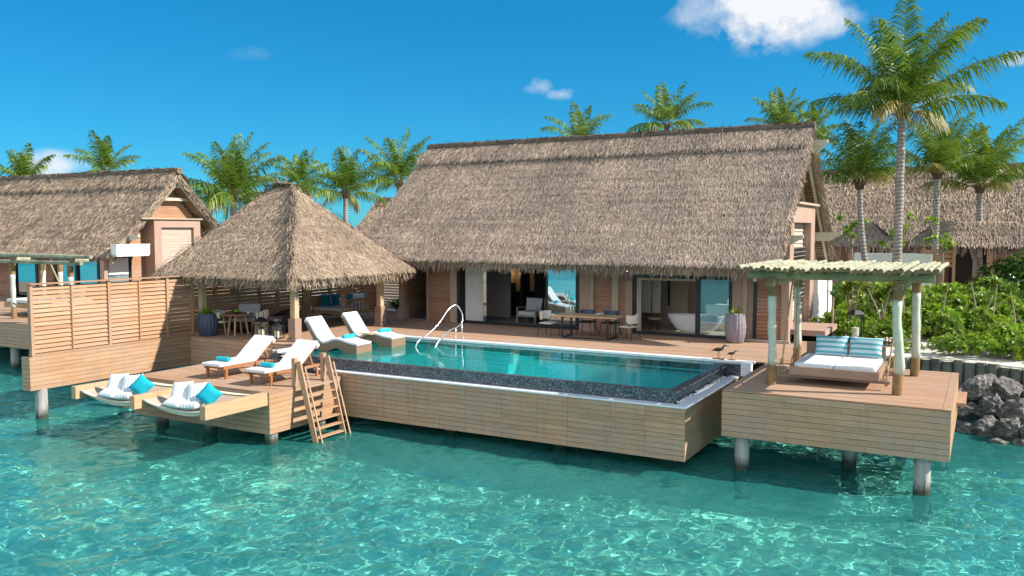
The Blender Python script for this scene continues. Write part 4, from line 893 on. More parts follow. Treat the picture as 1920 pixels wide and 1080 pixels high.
for sx, bx, px in ((0, -4.16, -4.0), (1, -1.86, -1.7)):
    for by, ty in ((20.61, 21.2), (22.15, 21.9)):
        mb = MB(); tx = px+(.08 if sx else -.05); mb.tube(smooth_path([(bx, by, 1.98), (bx+.02, by+.01, 2.25), (bx+(tx-bx)*.3, by+(ty-by)*.22, 2.75), (tx, ty, 4.28)], 4), .019, 6); 
        mb.tube(smooth_path([(bx-.05, by-.04, 2.02), (bx-.06, by, 2.2), (bx, by+.03, 2.36)], 3), .015, 5); mb.tube([(bx, by, 2.30), (bx+.015, by+.01, 2.42)], [.03, .034], 8); mb.tube([(bx, by, 1.95), (bx, by, 2.06)], [.035, .03], 8); mb.build('rope', 'rope', db, smooth=True)

def pillow_mesh(mb, sx, sy, th, n=14, mat=0):
    vs = []; g = np.linspace(-1, 1, n)
    for side in (1, -1):
        for a in g:
            for b in g:
                e = ((1-a**4)*(1-b**4))**.55; x = a*(1-.07*(1-b*b)); y = b*(1-.07*(1-a*a))
                vs.append((x*sx/2, y*sy/2, side*th/2*e))
    q = n*n; fs = []
    for i in range(n-1):
        for j in range(n-1):
            a = i*n+j; fs.append((a, a+n, a+n+1, a+1)); fs.append((q+a, q+a+1, q+a+n+1, q+a+n))
    mb.add(vs, fs, mat)
def pillow(label, mat, sx, sy, th, loc, rot, group=None, name='cushion'):
    mb = MB(); pillow_mesh(mb, sx, sy, th); o = mb.build(name, mat, smooth=True, world=False); o.location = loc; o.rotation_euler = rot; return tag(o, label, 'cushion', group)
PGR = 'aqua striped cushions on the hanging daybed'
pillow('left aqua striped cushion leaning on the hanging daybed', 'stripe_blue', .78, .52, .2, (-3.27, 22.17, 2.6), (R_(68), 0, R_(2)), PGR)
pillow('right aqua striped cushion leaning on the hanging daybed, beside the thick post', 'stripe_blue', .78, .52, .2, (-2.48, 22.17, 2.6), (R_(68), 0, R_(-2)), PGR)

# ------------------------------------------------------------------ lanterns
def lantern(x, y, z, s, label, frame='black', h=1.0):
    t = thing('lantern', label, 'lantern', (x, y, z)); a = .14*s; H = .42*s*h
    mb = MB()
    for sx in (-1, 1):
        for sy in (-1, 1): mb.box(sx*a-.012, sx*a+.012, sy*a-.012, sy*a+.012, 0, H)
    for zz in (0.0, H-.02):
        for q in (-1, 1): mb.box(-a, a, q*a-.010, q*a+.010, zz, zz+.024); mb.box(q*a-.010, q*a+.010, -a, a, zz, zz+.024)
    mb.build('frame', frame, t, world=False)
    mb = MB(); mb.lathe([(a*1.35, H+.004), (a*.7, H+.07*s), (a*.5, H+.09*s), (0, H+.1*s)], 4, mat=0); mb.build('top', frame, t, world=False)
    mb = MB(); mb.tube(smooth_path([(-a*.5, 0, H+.08*s), (-a*.5, 0, H+.18*s), (0, 0, H+.24*s), (a*.5, 0, H+.18*s), (a*.5, 0, H+.08*s)], 4), .01, 6); mb.build('handle', frame, t, world=False, smooth=True)
    mb = MB(); mb.lathe([(a*.5, .03), (a*.5, H*.55), (0, H*.56)], 14); mb.build('candle', 'candle', t, world=False)
    mb = MB(); b = a*.8
    for q in (-1, 1): mb.box(-b, b, q*b-.002, q*b+.002, .03, H-.025); mb.box(q*b-.002, q*b+.002, -b+.003, b-.003, .03, H-.025)
    mb.build('pane', 'lantern_glass', t, world=False); return t
lantern(-20.85, 20.35, D+.003, 1.5, 'tall black framed lantern at the terrace edge near the gazebo post', h=.95)
lantern(-20.55, 20.75, D+.003, 1.15, 'smaller black framed lantern behind the tall one at the terrace edge', h=.9)
lantern(-17.55, 17.6, LD+.003, 1.25, 'black lantern standing between the two teak loungers', h=.9)
lantern(-3.72, 30.2, 1.66, 1.6, 'dark lantern on the sand behind the hanging daybed', h=1.5)

# ------------------------------------------------------------------ teak loungers on the lower deck
def teak_lounger(label, x, y):
    t = thing('sun_lounger', label, 'sun lounger', (x, y, LD+.003), 0, 'teak loungers on the lower deck'); W = .36
    mb = MB()
    for sx in (-1, 1): mb.box(sx*W-.025, sx*W+.025, .0, 1.95, .26, .34)
    for yy in (.02, .5, 1.0, 1.2, 1.9): mb.box(-W+.026, W-.026, yy, yy+.05, .27, .325)
    mb.build('frame', 'teak', t, world=False, bevel=.006)
    for sx in (-1, 1):
        for yy in (.1, 1.85): mb = MB(); mb.box(sx*W-.032, sx*W+.032, yy-.035, yy+.035, 0, .259); mb.build('leg', 'teak', t, world=False, bevel=.006)
    mb = MB(); mb.box(-W+.033, W-.033, .085, .115, .16, .20); mb.build('stretcher', 'teak', t, world=False)
    mb = MB(); mb.box(-W-.01, W+.01, -.12, .56, .345, .43); mb.box(-W-.01, W+.01, .57, 1.19, .345, .43); mb.build('seat_cushion', 'fabric', t, world=False, bevel=.025)
    a = R_(38); c_, s_ = math.cos(a), math.sin(a)
    def pt(u, v_): return (1.2+u*c_-v_*s_, .335+u*s_+v_*c_)
    mb = MB(); mb.extrude_x([pt(0, .03), pt(.92, .03), pt(.92, .115), pt(0, .115)], -W-.01, W+.01); mb.extrude_x([pt(.80, -.06), pt(.925, -.09), pt(.95, -.05), pt(.95, .10), pt(.921, .10), pt(.921, .025), pt(.82, -.03)], -W-.008, W+.008); mb.build('back_cushion', 'fabric', t, world=False, bevel=.025)
    mb = MB()
    for sx in (-1, 1): mb.beam((sx*(W-.04), pt(0, 0)[0], pt(0, 0)[1]), (sx*(W-.04), pt(.9, 0)[0], pt(.9, 0)[1]), .04, .05)
    for u in (.15, .4, .65, .86): mb.beam((-W+.06, *pt(u, 0)), (W-.06, *pt(u, 0)), .06, .03)
    for sx in (-1, 1): mb.beam((sx*(W-.09), 1.78, .30), (sx*(W-.09), *pt(.55, -.02)), .03, .04)
    mb.build('back_frame', 'teak', t, world=False); return t
teak_lounger('teak sun lounger with white cushions, the one farther from the swim ladder', -18.5, 16.28)
teak_lounger('teak sun lounger with white cushions right beside the swim ladder', -16.66, 16.12)
def towel(label, loc, rz, L=.44, r=.068):
    o = thing('rolled_towel', label, 'towel', loc, rz, 'rolled turquoise towels on the loungers')
    mb = MB(); n = 46; pts = []
    for k in range(n): a = k/n*2*math.pi*2.6; rr = r*(.35+.65*k/n); pts.append((rr*math.cos(a), rr*math.sin(a)))
    poly = [(r*1.0*math.cos(a)*(1+.04*(a < .6)), r*math.sin(a)*.94) for a in np.linspace(0, 2*math.pi, 22, endpoint=False)]
    vs = []; xs = [-L/2, -L/2+.02, L/2-.02, L/2]; sc = [.88, 1, 1, .88]
    for x, s_ in zip(xs, sc): vs += [(x, p*s_, q*s_+r) for p, q in poly]
    m_ = len(poly); fs = [(i*m_+j, i*m_+(j+1) % m_, (i+1)*m_+(j+1) % m_, (i+1)*m_+j) for i in range(3) for j in range(m_)]+[tuple(range(m_-1, -1, -1)), tuple(range(3*m_, 4*m_))]
    mb.add(vs, fs); mb.build('roll', 'towel', o, world=False, smooth=False)
    mb = MB(); mb.add([p for k in range(n) for p in ((L/2+.002, pts[k][0]*.85, pts[k][1]*.8+r), (L/2+.008, pts[k][0]*.85, pts[k][1]*.8+r))], [(2*k, 2*k+2, 2*k+3, 2*k+1) for k in range(n-1)]); mb.build('roll_edge', 'towel', o, world=False); return o
towel('rolled turquoise towel on the teak lounger farther from the ladder', (-18.5, 16.62, LD+.434), 0.05)
towel('rolled turquoise towel on the teak lounger beside the ladder', (-16.66, 16.46, LD+.434), -0.04)
sdt = thing('side_table', 'small white side table behind the two teak loungers', 'table', (-17.55, 18.4, LD+.003))
mb = MB(); mb.box(-.28, .28, -.25, .25, .40, .44); mb.build('top', 'white', sdt, world=False, bevel=.01)
mb = MB(); mb.box(-.2, .2, -.17, .17, 0, .399); mb.build('base', 'white', sdt, world=False)

# ------------------------------------------------------------------ wave loungers in the shallow pool
def wave_lounger(label, y):
    t = thing('wave_lounger', label, 'sun lounger', (-16.18, y, 1.665), math.pi, 'wicker wave loungers in the shallow water')
    top = [(0, .36), (.35, .40), (.62, .46), (.88, .47), (1.1, .40), (1.28, .35), (1.42, .38), (1.6, .53), (1.78, .77), (1.97, 1.02)]
    bot = [(2.01, .95), (1.86, .72), (1.72, .52), (1.55, .27), (1.4, .12), (1.2, .10), (.98, .20), (.75, .25), (.55, .18), (.42, .0), (0, 0)]
    T = [(x, z) for x, _, z in smooth_path([(x, 0, z) for x, z in top], 4)]; B = [(x, z) for x, _, z in smooth_path([(x, 0, z) for x, z in bot[:-2]], 4)]+bot[-2:]
    mb = MB(); mb.extrude_y(T+B, -.36, .36); mb.build('body', 'wicker', t, world=False)
    C_ = []
    for i, (x, z) in enumerate(T):
        x2, z2 = T[min(i+1, len(T)-1)]; x1, z1 = T[max(i-1, 0)]; d = Vector((x2-x1, 0, z2-z1)).normalized(); C_.append((x-d.z*.075, z+d.x*.075))
    T2 = [(x-.0, z+.004) for x, z in T]
    mb = MB(); mb.extrude_y([T2[0]]+C_+[T2[-1]]+T2[::-1][1:-1], -.345, .345); mb.build('cushion', 'fabric', t, world=False, bevel=.018)
    mb = MB(); mb.extrude_y([(1.89, .99), (1.95, 1.12), (2.01, 1.11), (2.05, 1.0), (2.0, .89)], -.352, .352); mb.build('head_roll', 'fabric', t, world=False, bevel=.02); return t
wave_lounger('wicker wave lounger in the shallow water with a white cushion, nearer the pool edge wall', 19.92)
wave_lounger('wicker wave lounger with a white cushion and small tray, nearer the gazebo', 21.62)
towel('rolled turquoise towel on the wave lounger nearer the pool edge wall', (-16.78, 19.92, 1.665+.52), 1.45)
towel('rolled turquoise towel on the wave lounger nearer the gazebo', (-16.78, 21.68, 1.665+.52), 1.35)
tr = thing('wooden_tray', 'small wooden tray on the wave lounger nearer the gazebo', 'tray', (-17.12, 21.22, 1.665+.49))
mb = MB(); mb.box(-.25, .25, -.14, .14, 0, .03); mb.build('base', 'oak_x', tr, world=False); mb = MB(); mb.lathe([(.03, .031), (.04, .06), (.01, .1), (0.0, .12)], 10, (.05, 0, 0)); mb.build('cup', 'white', tr, world=False)

# ------------------------------------------------------------------ swim ladder
ldr = thing('swim_ladder', 'wooden swim ladder leading from the lower deck into the sea', 'ladder', (-15.3, 17, 0))
for y in (16.5, 17.6):
    mb = MB(); mb.box(-15.79, -15.67, y-.06, y+.06, LD+.004, LD+.74); mb.build('post', 'post_z', ldr, bevel=.008)
    yb = y-.17; mb = MB(); mb.beam((-15.60, y, LD+.66), (-14.68, yb, -.75), .05, .17, up=(1, 0, .35)); mb.build('stringer', 'stair', ldr, bevel=.006)
    yo = .05; mb = MB()
    mb.beam((-15.42, y+yo, LD+.52), (-14.53, yb+yo, -.6), .035, .035); mb.build('grab_rail', 'stair', ldr)
    for k in range(4):
        t_ = .1+.26*k; a = Vector((-15.60, y, LD+.66)).lerp(Vector((-14.68, yb, -.75)), t_); b = Vector((-15.42, y+yo, LD+.52)).lerp(Vector((-14.53, yb+yo, -.6)), t_); mb = MB(); mb.beam(a, b, .03, .03); mb.build('rail_block', 'stair', ldr)
for k in range(9):
    z = LD+.02-.215*k; f_ = (LD+.66-z)/(LD+.66+.75); x = -15.60+.92*f_; dy = -.17*f_
    mb = MB(); mb.box(x-.10, x+.07, 16.53+dy, 17.57+dy, z-.035, z); mb.build('tread', 'fascia_y', ldr, bevel=.004)

# ------------------------------------------------------------------ net hammocks over the water
def hammock(label, xa, xb, left_beam, sag):
    t = thing('net_hammock', label, 'hammock', ((xa+xb)/2, 14.6, LD), 0, 'net hammocks over the water')
    if left_beam: mb = MB(); mb.box(xa-.09, xa+.09, 13.62, 15.49, LD-.33, LD+.002); mb.build('beam', 'beam_y', t, bevel=.01)
    mb = MB(); mb.box(xb-.09, xb+.09, 13.52, 15.49, LD-.33, LD+.002); mb.build('beam', 'beam_y', t, bevel=.01)
    nx_, ny_ = 30, 22; a, b = xa+.13, xb-.13; vs = []
    def H(u, v_): return LD-.07-sag*(4*u*(1-u))**.8*(0.35+.65*(1-v_))-.05*(1-v_)
    for j in range(ny_+1):
        for i in range(nx_+1):
            u, v_ = i/nx_, j/ny_; y = 13.78+.55*math.sin(math.pi*u)*0.35*(1-v_)+v_*1.5; vs.append((a+(b-a)*u, y, H(u, v_)))
    fs = [(j*(nx_+1)+i, j*(nx_+1)+i+1, (j+1)*(nx_+1)+i+1, (j+1)*(nx_+1)+i) for j in range(ny_) for i in range(nx_)]
    mb = MB(); mb.add(vs, fs); mb.build('net', 'net', t, smooth=True)
    mb = MB(); edge = vs[:nx_+1]; mb.tube(edge, .035, 8); lo = [(p[0], p[1]+.02, p[2]-.10*(4*(k/nx_)*(1-k/nx_))**.6) for k, p in enumerate(edge)]
    o = len(mb.v); mb.add(edge+lo, [(i, i+1, nx_+2+i, nx_+1+i) for i in range(nx_)]); mb.tube([(xa+.09, 13.75, LD-.12), edge[0]], .015, 6); mb.tube([(xb-.09, 13.7, LD-.12), edge[-1]], .015, 6); mb.build('front_edge', 'net_edge', t, smooth=True)
    mb = MB(); z_ = []
    for k in range(61): u = k/60; z_.append((a+.12+(b-a-.24)*u, 15.30 if k % 2 else 15.47, H(u, 1)+.03 if k % 2 else LD-.1))
    mb.tube(z_, .006, 4); 
    for k in range(15): u = k/14; mb.tube([(a, 13.85+1.4*u, H(0, u)), (xa+.085, 13.85+1.4*u, LD-.14)], .008, 4); mb.tube([(b, 13.85+1.4*u, H(1, u)), (xb-.085, 13.85+1.4*u, LD-.14)], .008, 4)
    mb.build('lacing', 'net_edge', t); return t
hammock('left net hammock slung between beams, next to the privacy screen', -20.75, -18.28, True, .22)
hammock('right net hammock slung between beams, nearer the swim ladder', -18.28, -15.78, False, .22)
for nm, cx in (('left', -19.5), ('right', -17.02)):
    z = LD-.12; rel = 'next to the privacy screen' if nm == 'left' else 'nearer the ladder'
    g = nm+' hammock cushions'
    pillow(f'white cushion propped up in the {nm} net hammock', 'fabric', .56, .56, .20, (cx-.42, 14.30, z+.18), (R_(58), R_(-4), R_(18)), g)
    pillow(f'white cushion lying flat in front in the {nm} net hammock', 'fabric', .52, .40, .20, (cx-.26, 14.0, z-.02), (R_(14), R_(6), R_(12)), g)
    pillow(f'grey striped cushion propped up in the {nm} net hammock', 'stripe_pale', .56, .56, .20, (cx+.10, 14.36, z+.18), (R_(60), R_(-6), R_(22)), g)
    pillow(f'grey striped cushion lying in front in the {nm} net hammock', 'stripe_pale', .52, .40, .19, (cx+.26, 14.07, z-.02), (R_(18), R_(-4), R_(14)), g)
    pillow(f'turquoise cushion standing on its corner in the {nm} net hammock', 'teal', .47, .47, .20, (cx+.62, 14.26, z+.20), (R_(66), R_(38), R_(24)), g)

# ------------------------------------------------------------------ dining set by the villa
dt = thing('dining_table', 'long wooden outdoor dining table on a black frame', 'table', (-11.55, 26.0, D+.003))
mb = MB(); mb.box(-1.15, 1.15, -.45, .45, .71, .76); mb.build('table_top', 'oak_x', dt, world=False, bevel=.008)
for sx in (-1, 1):
    mb = MB(); x = sx*.82
    for y in (-.36, .36): mb.box(x-.025, x+.025, y-.025, y+.025, 0.0, .709)
    mb.box(x-.025, x+.025, -.334, .334, 0, .045); mb.box(x-.025, x+.025, -.334, .334, .66, .708); mb.build('leg_frame', 'black', dt, world=False)
mb = MB(); mb.box(-.79, .79, -.385, -.335, 0.0, .04); mb.build('stretcher', 'black', dt, world=False)
bw = thing('bowl', 'shallow bowl on the outdoor dining table', 'bowl', (-11.2, 26.1, D+.765)); mb = MB(); mb.lathe([(.07, 0), (.17, .06), (.16, .065), (.06, .02), (0, .02)], 20); mb.build('dish', 'fabric_ivory', bw, world=False, smooth=True)
def dining_chair(label, loc, rz, mat='fabric_ivory'):
    t = thing('dining_chair', label, 'chair', loc, rz, 'chairs around the outdoor dining table')
    mb = MB(); mb.box(-.24, .24, -.22, .25, .42, .47); mb.build('seat', 'wicker_dark' if mat == 'navy' else mat, t, world=False, bevel=.015)
    mb = MB(); n = 12; arc = [(.27*math.sin(a), -.02-.27*math.cos(a)) for a in np.linspace(-1.45, 1.45, n)]
    vs = []
    for z, s_ in ((.56, 1.0), (.84, 1.08)):
        for th in (0, .02): vs += [(x*(s_-th), y*(s_-th), z-.0*abs(x)) for x, y in arc]
    fs = []
    for i in range(n-1): fs += [(i, i+1, 2*n+i+1, 2*n+i), (n+i, 3*n+i, 3*n+i+1, n+i+1), (2*n+i, 2*n+i+1, 3*n+i+1, 3*n+i), (i, n+i, n+i+1, i+1)]
    mb.add(vs, fs); mb.build('backrest', mat, t, world=False, smooth=False)
    for sx in (-1, 1): mb = MB(); mb.tube([(sx*.23, .24, .43), (sx*.28, .28, 0)], .013, 6); mb.build('leg', 'black', t, world=False); mb = MB(); mb.tube([(sx*.27, -.05, .62), (sx*.23, -.2, .43), (sx*.29, -.27, 0)], .013, 6); mb.build('leg', 'black', t, world=False)
    return t
dining_chair('pale woven dining chair at the left end of the outdoor table', (-13.0, 25.85, D+.003), R_(-95))
dining_chair('pale woven dining chair at the right end of the outdoor table', (-10.15, 26.1, D+.003), R_(80))
dining_chair('dark blue dining chair behind the table, beside the left living room pane', (-12.0, 26.85, D+.003), R_(182), 'navy')
dining_chair('dark blue dining chair behind the table, beside the wood panelled wall', (-11.15, 26.9, D+.003), R_(176), 'navy')

# ------------------------------------------------------------------ gazebo furniture
gt = thing('round_table', 'round wooden table with splayed legs under the gazebo', 'table', (-22.35, 20.75, D+.003))
mb = MB(); mb.lathe([(.52, .70), (.54, .72), (.54, .735), (.52, .75), (0, .75)], 32); mb.build('table_top', 'brown_top', gt, world=False)
for a in range(4): mb = MB(); c_, s_ = math.cos(a*math.pi/2+.5), math.sin(a*math.pi/2+.5); mb.tube([(.24*c_, .24*s_, .70), (.36*c_, .36*s_, 0)], [.045, .028], 10); mb.build('leg', 'oak', gt, world=False)
fb = thing('fruit_bowl', 'dark bowl of green fruit on the round gazebo table', 'bowl', (-22.45, 20.8, D+.755)); mb = MB(); mb.lathe([(.06, 0), (.15, .05), (.14, .05), (.05, .015), (0, .015)], 16); mb.build('dish', 'black', fb, world=False)
for k in range(5): mb = MB(); mb.lathe([(0, 0), (.035, .015), (.045, .045), (.035, .075), (0, .09)], 10, (.06*math.cos(k*1.3), .06*math.sin(k*1.3), .02+(.05 if k == 4 else 0))); mb.build('fruit', 'green', fb, world=False, smooth=True)
cp = thing('cup', 'small white cup on the round gazebo table', 'cup', (-22.05, 20.95, D+.755)); mb = MB(); mb.lathe([(.035, 0), (.045, .07), (.04, .07), (.03, .01), (0, .01)], 14); mb.build('body', 'white', cp, world=False); mb = MB(); mb.lathe([(.07, 0), (.075, .008), (0, .006)], 14, (0, 0, -.0)); mb.build('saucer', 'white', cp, world=False)
def ivory_chair(label, loc, rz):
    t = thing('shell_chair', label, 'chair', loc, rz, 'ivory shell chairs at the gazebo table')
    mb = MB(); mb.lathe([(.235, .42), (.25, .44), (.25, .47), (.23, .485), (0, .49)], 20, sx=1, sy=.95); mb.build('seat', 'fabric_ivory', t, world=False)
    mb = MB(); n = 14; vs = []; arc = np.linspace(-1.75, 1.75, n)
    for z, r, in ((.58, .27), (.66, .295), (.78, .31), (.84, .305)):
        for th in (0, .025): vs += [((r-th)*math.sin(a), -(r-th)*math.cos(a)-.02, z+.035*math.cos(a)*(1 if z > .7 else .2)-.05*(abs(a)/1.75)**3*(z > .7)) for a in arc]
    fs = []
    for L_ in range(3):
        for i in range(n-1): a = L_*2*n+i; fs += [(a, a+1, a+2*n+1, a+2*n), (a+n, a+3*n, a+3*n+1, a+n+1)]
    for i in range(n-1): fs += [(6*n+i, 6*n+i+1, 7*n+i+1, 7*n+i), (i, n+i, n+i+1, i+1)]
    mb.add(vs, fs); mb.build('backrest', 'fabric_ivory', t, world=False, smooth=False)
    for sx in (-1, 1): mb = MB(); mb.tube([(sx*.22, .14, .60), (sx*.25, .22, 0)], [.022, .016], 8); mb.build('leg', 'oak', t, world=False); mb = MB(); mb.tube([(sx*.17, -.20, .60), (sx*.22, -.30, 0)], [.022, .016], 8); mb.build('leg', 'oak', t, world=False)
    return t
ivory_chair('ivory shell chair on pale wooden legs beside the blue planter', (-23.0, 20.62, D+.003), R_(-60))
ivory_chair('ivory shell chair on pale wooden legs in front of the black wicker armchair', (-21.85, 21.25, D+.003), R_(120))
def round_armchair(label, loc, rz, s=1.0):
    t = thing('wicker_armchair', label, 'armchair', loc, rz, 'round black wicker armchairs under the gazebo')
    mb = MB(); mb.lathe([(.0, .0), (.40, .0), (.55, .12), (.60, .25), (.56, .36), (.0, .37)], 28); mb.build('base', 'wicker_dark', t, world=False, smooth=True)
    mb = MB(); n = 20; vs = []; arc = np.linspace(-1.95, 1.95, n)
    for z, r in ((.36, .585), (.60, .62), (.80, .60)):
        for th in (0, .07): vs += [((r-th)*math.sin(a), -(r-th)*math.cos(a), z-(.26*(abs(a)/1.95)**2 if z > .7 else .1*(abs(a)/1.95)**2 if z > .5 else 0)) for a in arc]
    fs = []
    for L_ in range(2):
        for i in range(n-1): a = L_*2*n+i; fs += [(a, a+1, a+2*n+1, a+2*n), (a+n, a+3*n, a+3*n+1, a+n+1)]
    for i in range(n-1): fs += [(4*n+i, 4*n+i+1, 5*n+i+1, 5*n+i)]
    mb.add(vs, fs); mb.build('backrest', 'wicker_dark', t, world=False)
    mb = MB(); mb.box(-.42, .42, -.36, .46, .38, .50); mb.build('seat_cushion', 'fabric_grey', t, world=False, bevel=.05)
    mb = MB(); mb.extrude_x([(-.30, .50), (-.44, .52), (-.54, .95), (-.40, .97)], -.40, .40); mb.build('back_cushion', 'fabric_grey', t, world=False, bevel=.05); t.scale = (s,)*3; return t
round_armchair('round black wicker armchair with grey cushions right of the round table', (-21.9, 22.45, D+.003), R_(150))
round_armchair('round black wicker armchair half hidden behind the round table and ivory chair', (-23.0, 21.75, D+.003), R_(-150))

# planters
def planter(label, loc, mat, rb, h, leaves, flute, lm='leaf_spiky', ll=.5):
    t = thing('planter', label, 'planter', loc)
    mb = MB(); prof = [(rb*.72, 0), (rb*.80, .04*h), (rb*.97, .33*h), (rb, .55*h), (rb*.92, .82*h), (rb*.84, .97*h), (rb*.84, h), (rb*.74, h), (rb*.72, .9*h)]
    mb.lathe(prof, 72, flute=flute, nf=18); mb.build('pot', mat, t, world=False, smooth=True)
    mb = MB(); mb.lathe([(rb*.74, .92*h), (0, .93*h)], 20); mb.build('soil', 'soil', t, world=False)
    mb = MB(); strap_leaves(mb, (0, 0, .92*h), leaves, ll); mb.build('leaves', lm, t, world=False); return t
def strap_leaves(mb, c, n, L, w=.045, up=.9, seed=None, spread=.08):
    P0, P1, P2, WV = [], [], [], []
    for k in range(n):
        a = random.random()*6.283; e = random.uniform(.35, 1.25)*up; l = L*random.uniform(.6, 1.1); d = np.array([math.cos(a)*math.cos(e), math.sin(a)*math.cos(e), math.sin(e)]); h = np.array([math.cos(a), math.sin(a), 0])
        p = np.array(c)+h*random.uniform(0, spread); P0.append(p); q = p+d*l*.55; P1.append(q); P2.append(q+(d*.8+h*.35-np.array([0, 0, .45]))*l*.42); WV.append(np.array([-math.sin(a), math.cos(a), 0])*w/2*random.uniform(.7, 1.2))
    strip_mesh(mb, np.array(P0), np.array(P1), np.array(P2), np.array(WV), 0, .15)
planter('tall mauve fluted planter with strap leaves beside the bathroom doors', (-6.95, 27.2, D+.003), 'planter', .34, .95, 42, .07)
planter('dark blue fluted planter with green leaves under the gazebo', (-23.2, 20.2, D+.003), 'navy', .36, .78, 60, .07, 'leaf_bush', .55)

# bird statues on the pool coping
for lb, x, s_, rz in (('larger dark metal wading bird figure on the pool coping', -6.42, 1.0, .2), ('smaller dark metal wading bird figure on the pool coping', -6.06, .68, .1)):
    t = thing('bird_statue', lb, 'statue', (x, 23.34, D+.018), rz)
    mb = MB(); mb.box(-.16, .16, -.06, .06, 0, .015); mb.build('base', 'bird', t, world=False)
    mb = MB(); mb.lathe([(0, -.16), (.035, -.12), (.062, -.04), (.058, .05), (.03, .12), (0, .14)], 12); mb.v = [(z, y, .27+x*.9+.1*z) for x, y, z in mb.v]; mb.tube([(.10, 0, .30), (.135, 0, .36), (.15, 0, .385)], [.03, .02, .028], 8); mb.tube([(.15, 0, .385), (.19, 0, .385), (.29, 0, .365)], [.03, .02, .004], 8); mb.tube([(-.13, 0, .25), (-.2, 0, .22)], [.02, .01], 6); mb.build('body', 'bird', t, world=False, smooth=True)
    for y in (-.02, .02): mb = MB(); mb.tube([(.0, y, .22), (.03 if y > 0 else -.03, y, .11), (.0, y, .0151)], .007, 5); mb.build('leg', 'bird', t, world=False)
    t.scale = (s_,)*3

# ------------------------------------------------------------------ porch swing behind the gazebo
ps = thing('porch_swing', 'wooden porch swing hanging on ropes behind the gazebo', 'swing', (-22.6, 26.2, D+.3))
mb = MB(); mb.box(-23.35, -21.75, 25.45, 27.1, D+.33, D+.43); mb.build('frame', 'swing_oak', ps, bevel=.01)
mb = MB(); mb.box(-23.3, -21.8, 25.5, 27.05, D+.432, D+.58); mb.build('seat_cushion', 'fabric_grey', ps, bevel=.04)
mb = MB(); mb.box(-21.82, -21.72, 25.45, 27.1, D+.83, D+.90)
for k in range(8): y = 25.5+k*.22; mb.box(-21.79, -21.75, y, y+.06, D+.431, D+.829)
mb.build('end_rail', 'swing_oak', ps)
mb = MB(); mb.box(-23.42, -23.36, 25.45, 27.1, D+.4, D+.95); mb.build('backrest', 'swing_oak', ps)
for x, y, tx, ty in ((-21.77, 25.5, -22.0, 25.5), (-21.77, 27.05, -21.95, 26.6), (-23.38, 25.5, -23.2, 25.45), (-23.38, 27.05, -23.2, 26.6)):
    mb = MB(); mb.tube([(x, y, D+.3), (x, y, D+.9), (tx, ty, 4.15)], .022, 6); mb.tube([(x, y, D+.2), (x, y, D+.34)], [.05, .06], 8); mb.build('rope', 'rope', ps)
for lb, mt, x, y, s_, rz in (('left deep teal cushion on the porch swing', 'teal_dark', -23.0, 25.95, .46, 70), ('middle deep teal cushion on the porch swing', 'teal_dark', -22.95, 26.5, .46, 75), ('deep teal cushion at the right end of the porch swing', 'teal_dark', -22.5, 26.95, .44, 40), ('pale grey cushion between the teal ones on the porch swing', 'fabric_grey', -23.12, 26.2, .52, 72), ('large pale cushion against the right back corner of the porch swing', 'fabric_grey', -22.2, 27.0, .54, 20), ('small pale bolster cushion at the front rail of the porch swing', 'fabric_grey', -21.95, 25.75, .40, 95)):
    pillow(lb, mt, s_, s_, .17, (x, y, D+.8), (R_(74), 0, R_(rz)), 'cushions on the porch swing')
# ------------------------------------------------------------------ neighbouring villa on the left
nv = thing('thatched_villa', 'neighbouring thatched villa on the left with a white box over its window', 'villa', (-45, 29, D))
NX0, NX1, NYE, NYR, NYB, NZE, NZR = -66, -36.4, 26.0, 30.05, 34.1, 4.26, 8.43
nroof = gable_roof(nv, NX0, NX1, NYE, NYR, NYB, NZE, NZR, 330, ('thatch_tan', 'thatch_dark'), fringe=90, L=0.33, w=0.03, ridge_dens=300, cap=0.9, backdens=0)
mb = MB()
for (y0, sgn) in ((NYE, 1), (NYB, -1)):
    n_ = unit((0, -(NZR-NZE)*sgn, abs(NYR-y0))); q = []
    for off in (.42, .37):
        for x, y, z in ((NX0, y0, NZE), (NX1-.15, y0, NZE), (NX1-.15, NYR, NZR), (NX0, NYR, NZR)): q.append((x, y-n_[1]*off, z-n_[2]*off))
    mb.hexa(q)
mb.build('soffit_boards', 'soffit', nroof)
gx = -37.1
mb = MB()
for j in range(38):
    z = D+j*.16; za = z+.155; hy = min(3.85, (NZR-.72-za)/((NZR-NZE)/(NYR-NYE)))
    if hy > .05: mb.box(gx-.1, gx+.0, NYR-hy, NYR+hy, z, za)
mb.build('gable_wall', 'wall_y', nv)
for (ya, za), (yb_, zb) in (((NYR, NZR-.40), (NYE+.05, NZE-.22)), ((NYR, NZR-.40), (NYB-.05, NZE-.22))):
    mb = MB(); mb.beam((NX1-.1, ya, za), (NX1-.1, yb_, zb), .10, .26); mb.build('barge_board', 'barge', nroof)
mb = MB(); mb.box(NX1-.5, NX1-.35, NYR-.95, NYR+.95, 6.98, 7.13); mb.build('collar_beam', 'barge', nroof)
mb = MB(); mb.extrude_y([(-37.8, NZR-.80), (-36.4, NZR-.80), (-36.05, NZR-.52), (-37.8, NZR-.50)], NYR-.1, NYR+.1); mb.build('ridge_beam', 'barge', nroof)
b0, b1 = 28.45, 31.3; bx = -36.35
mb = MB(); mb.box(gx, bx, b0, b0+.42, 2.5, 6.0); mb.box(gx, bx, b1-.42, b1, 2.5, 6.0); mb.box(gx, bx, b0+.42, b1-.42, 5.6, 6.0); mb.build('bay_frame', 'frame_pink', nv)
mb = MB(); boards_wall(mb, 'y', bx-.15, b0+.42, b1-.42, 2.5, 5.6, 1, bh=.15); mb.build('bay_panel', 'louvre', nv)
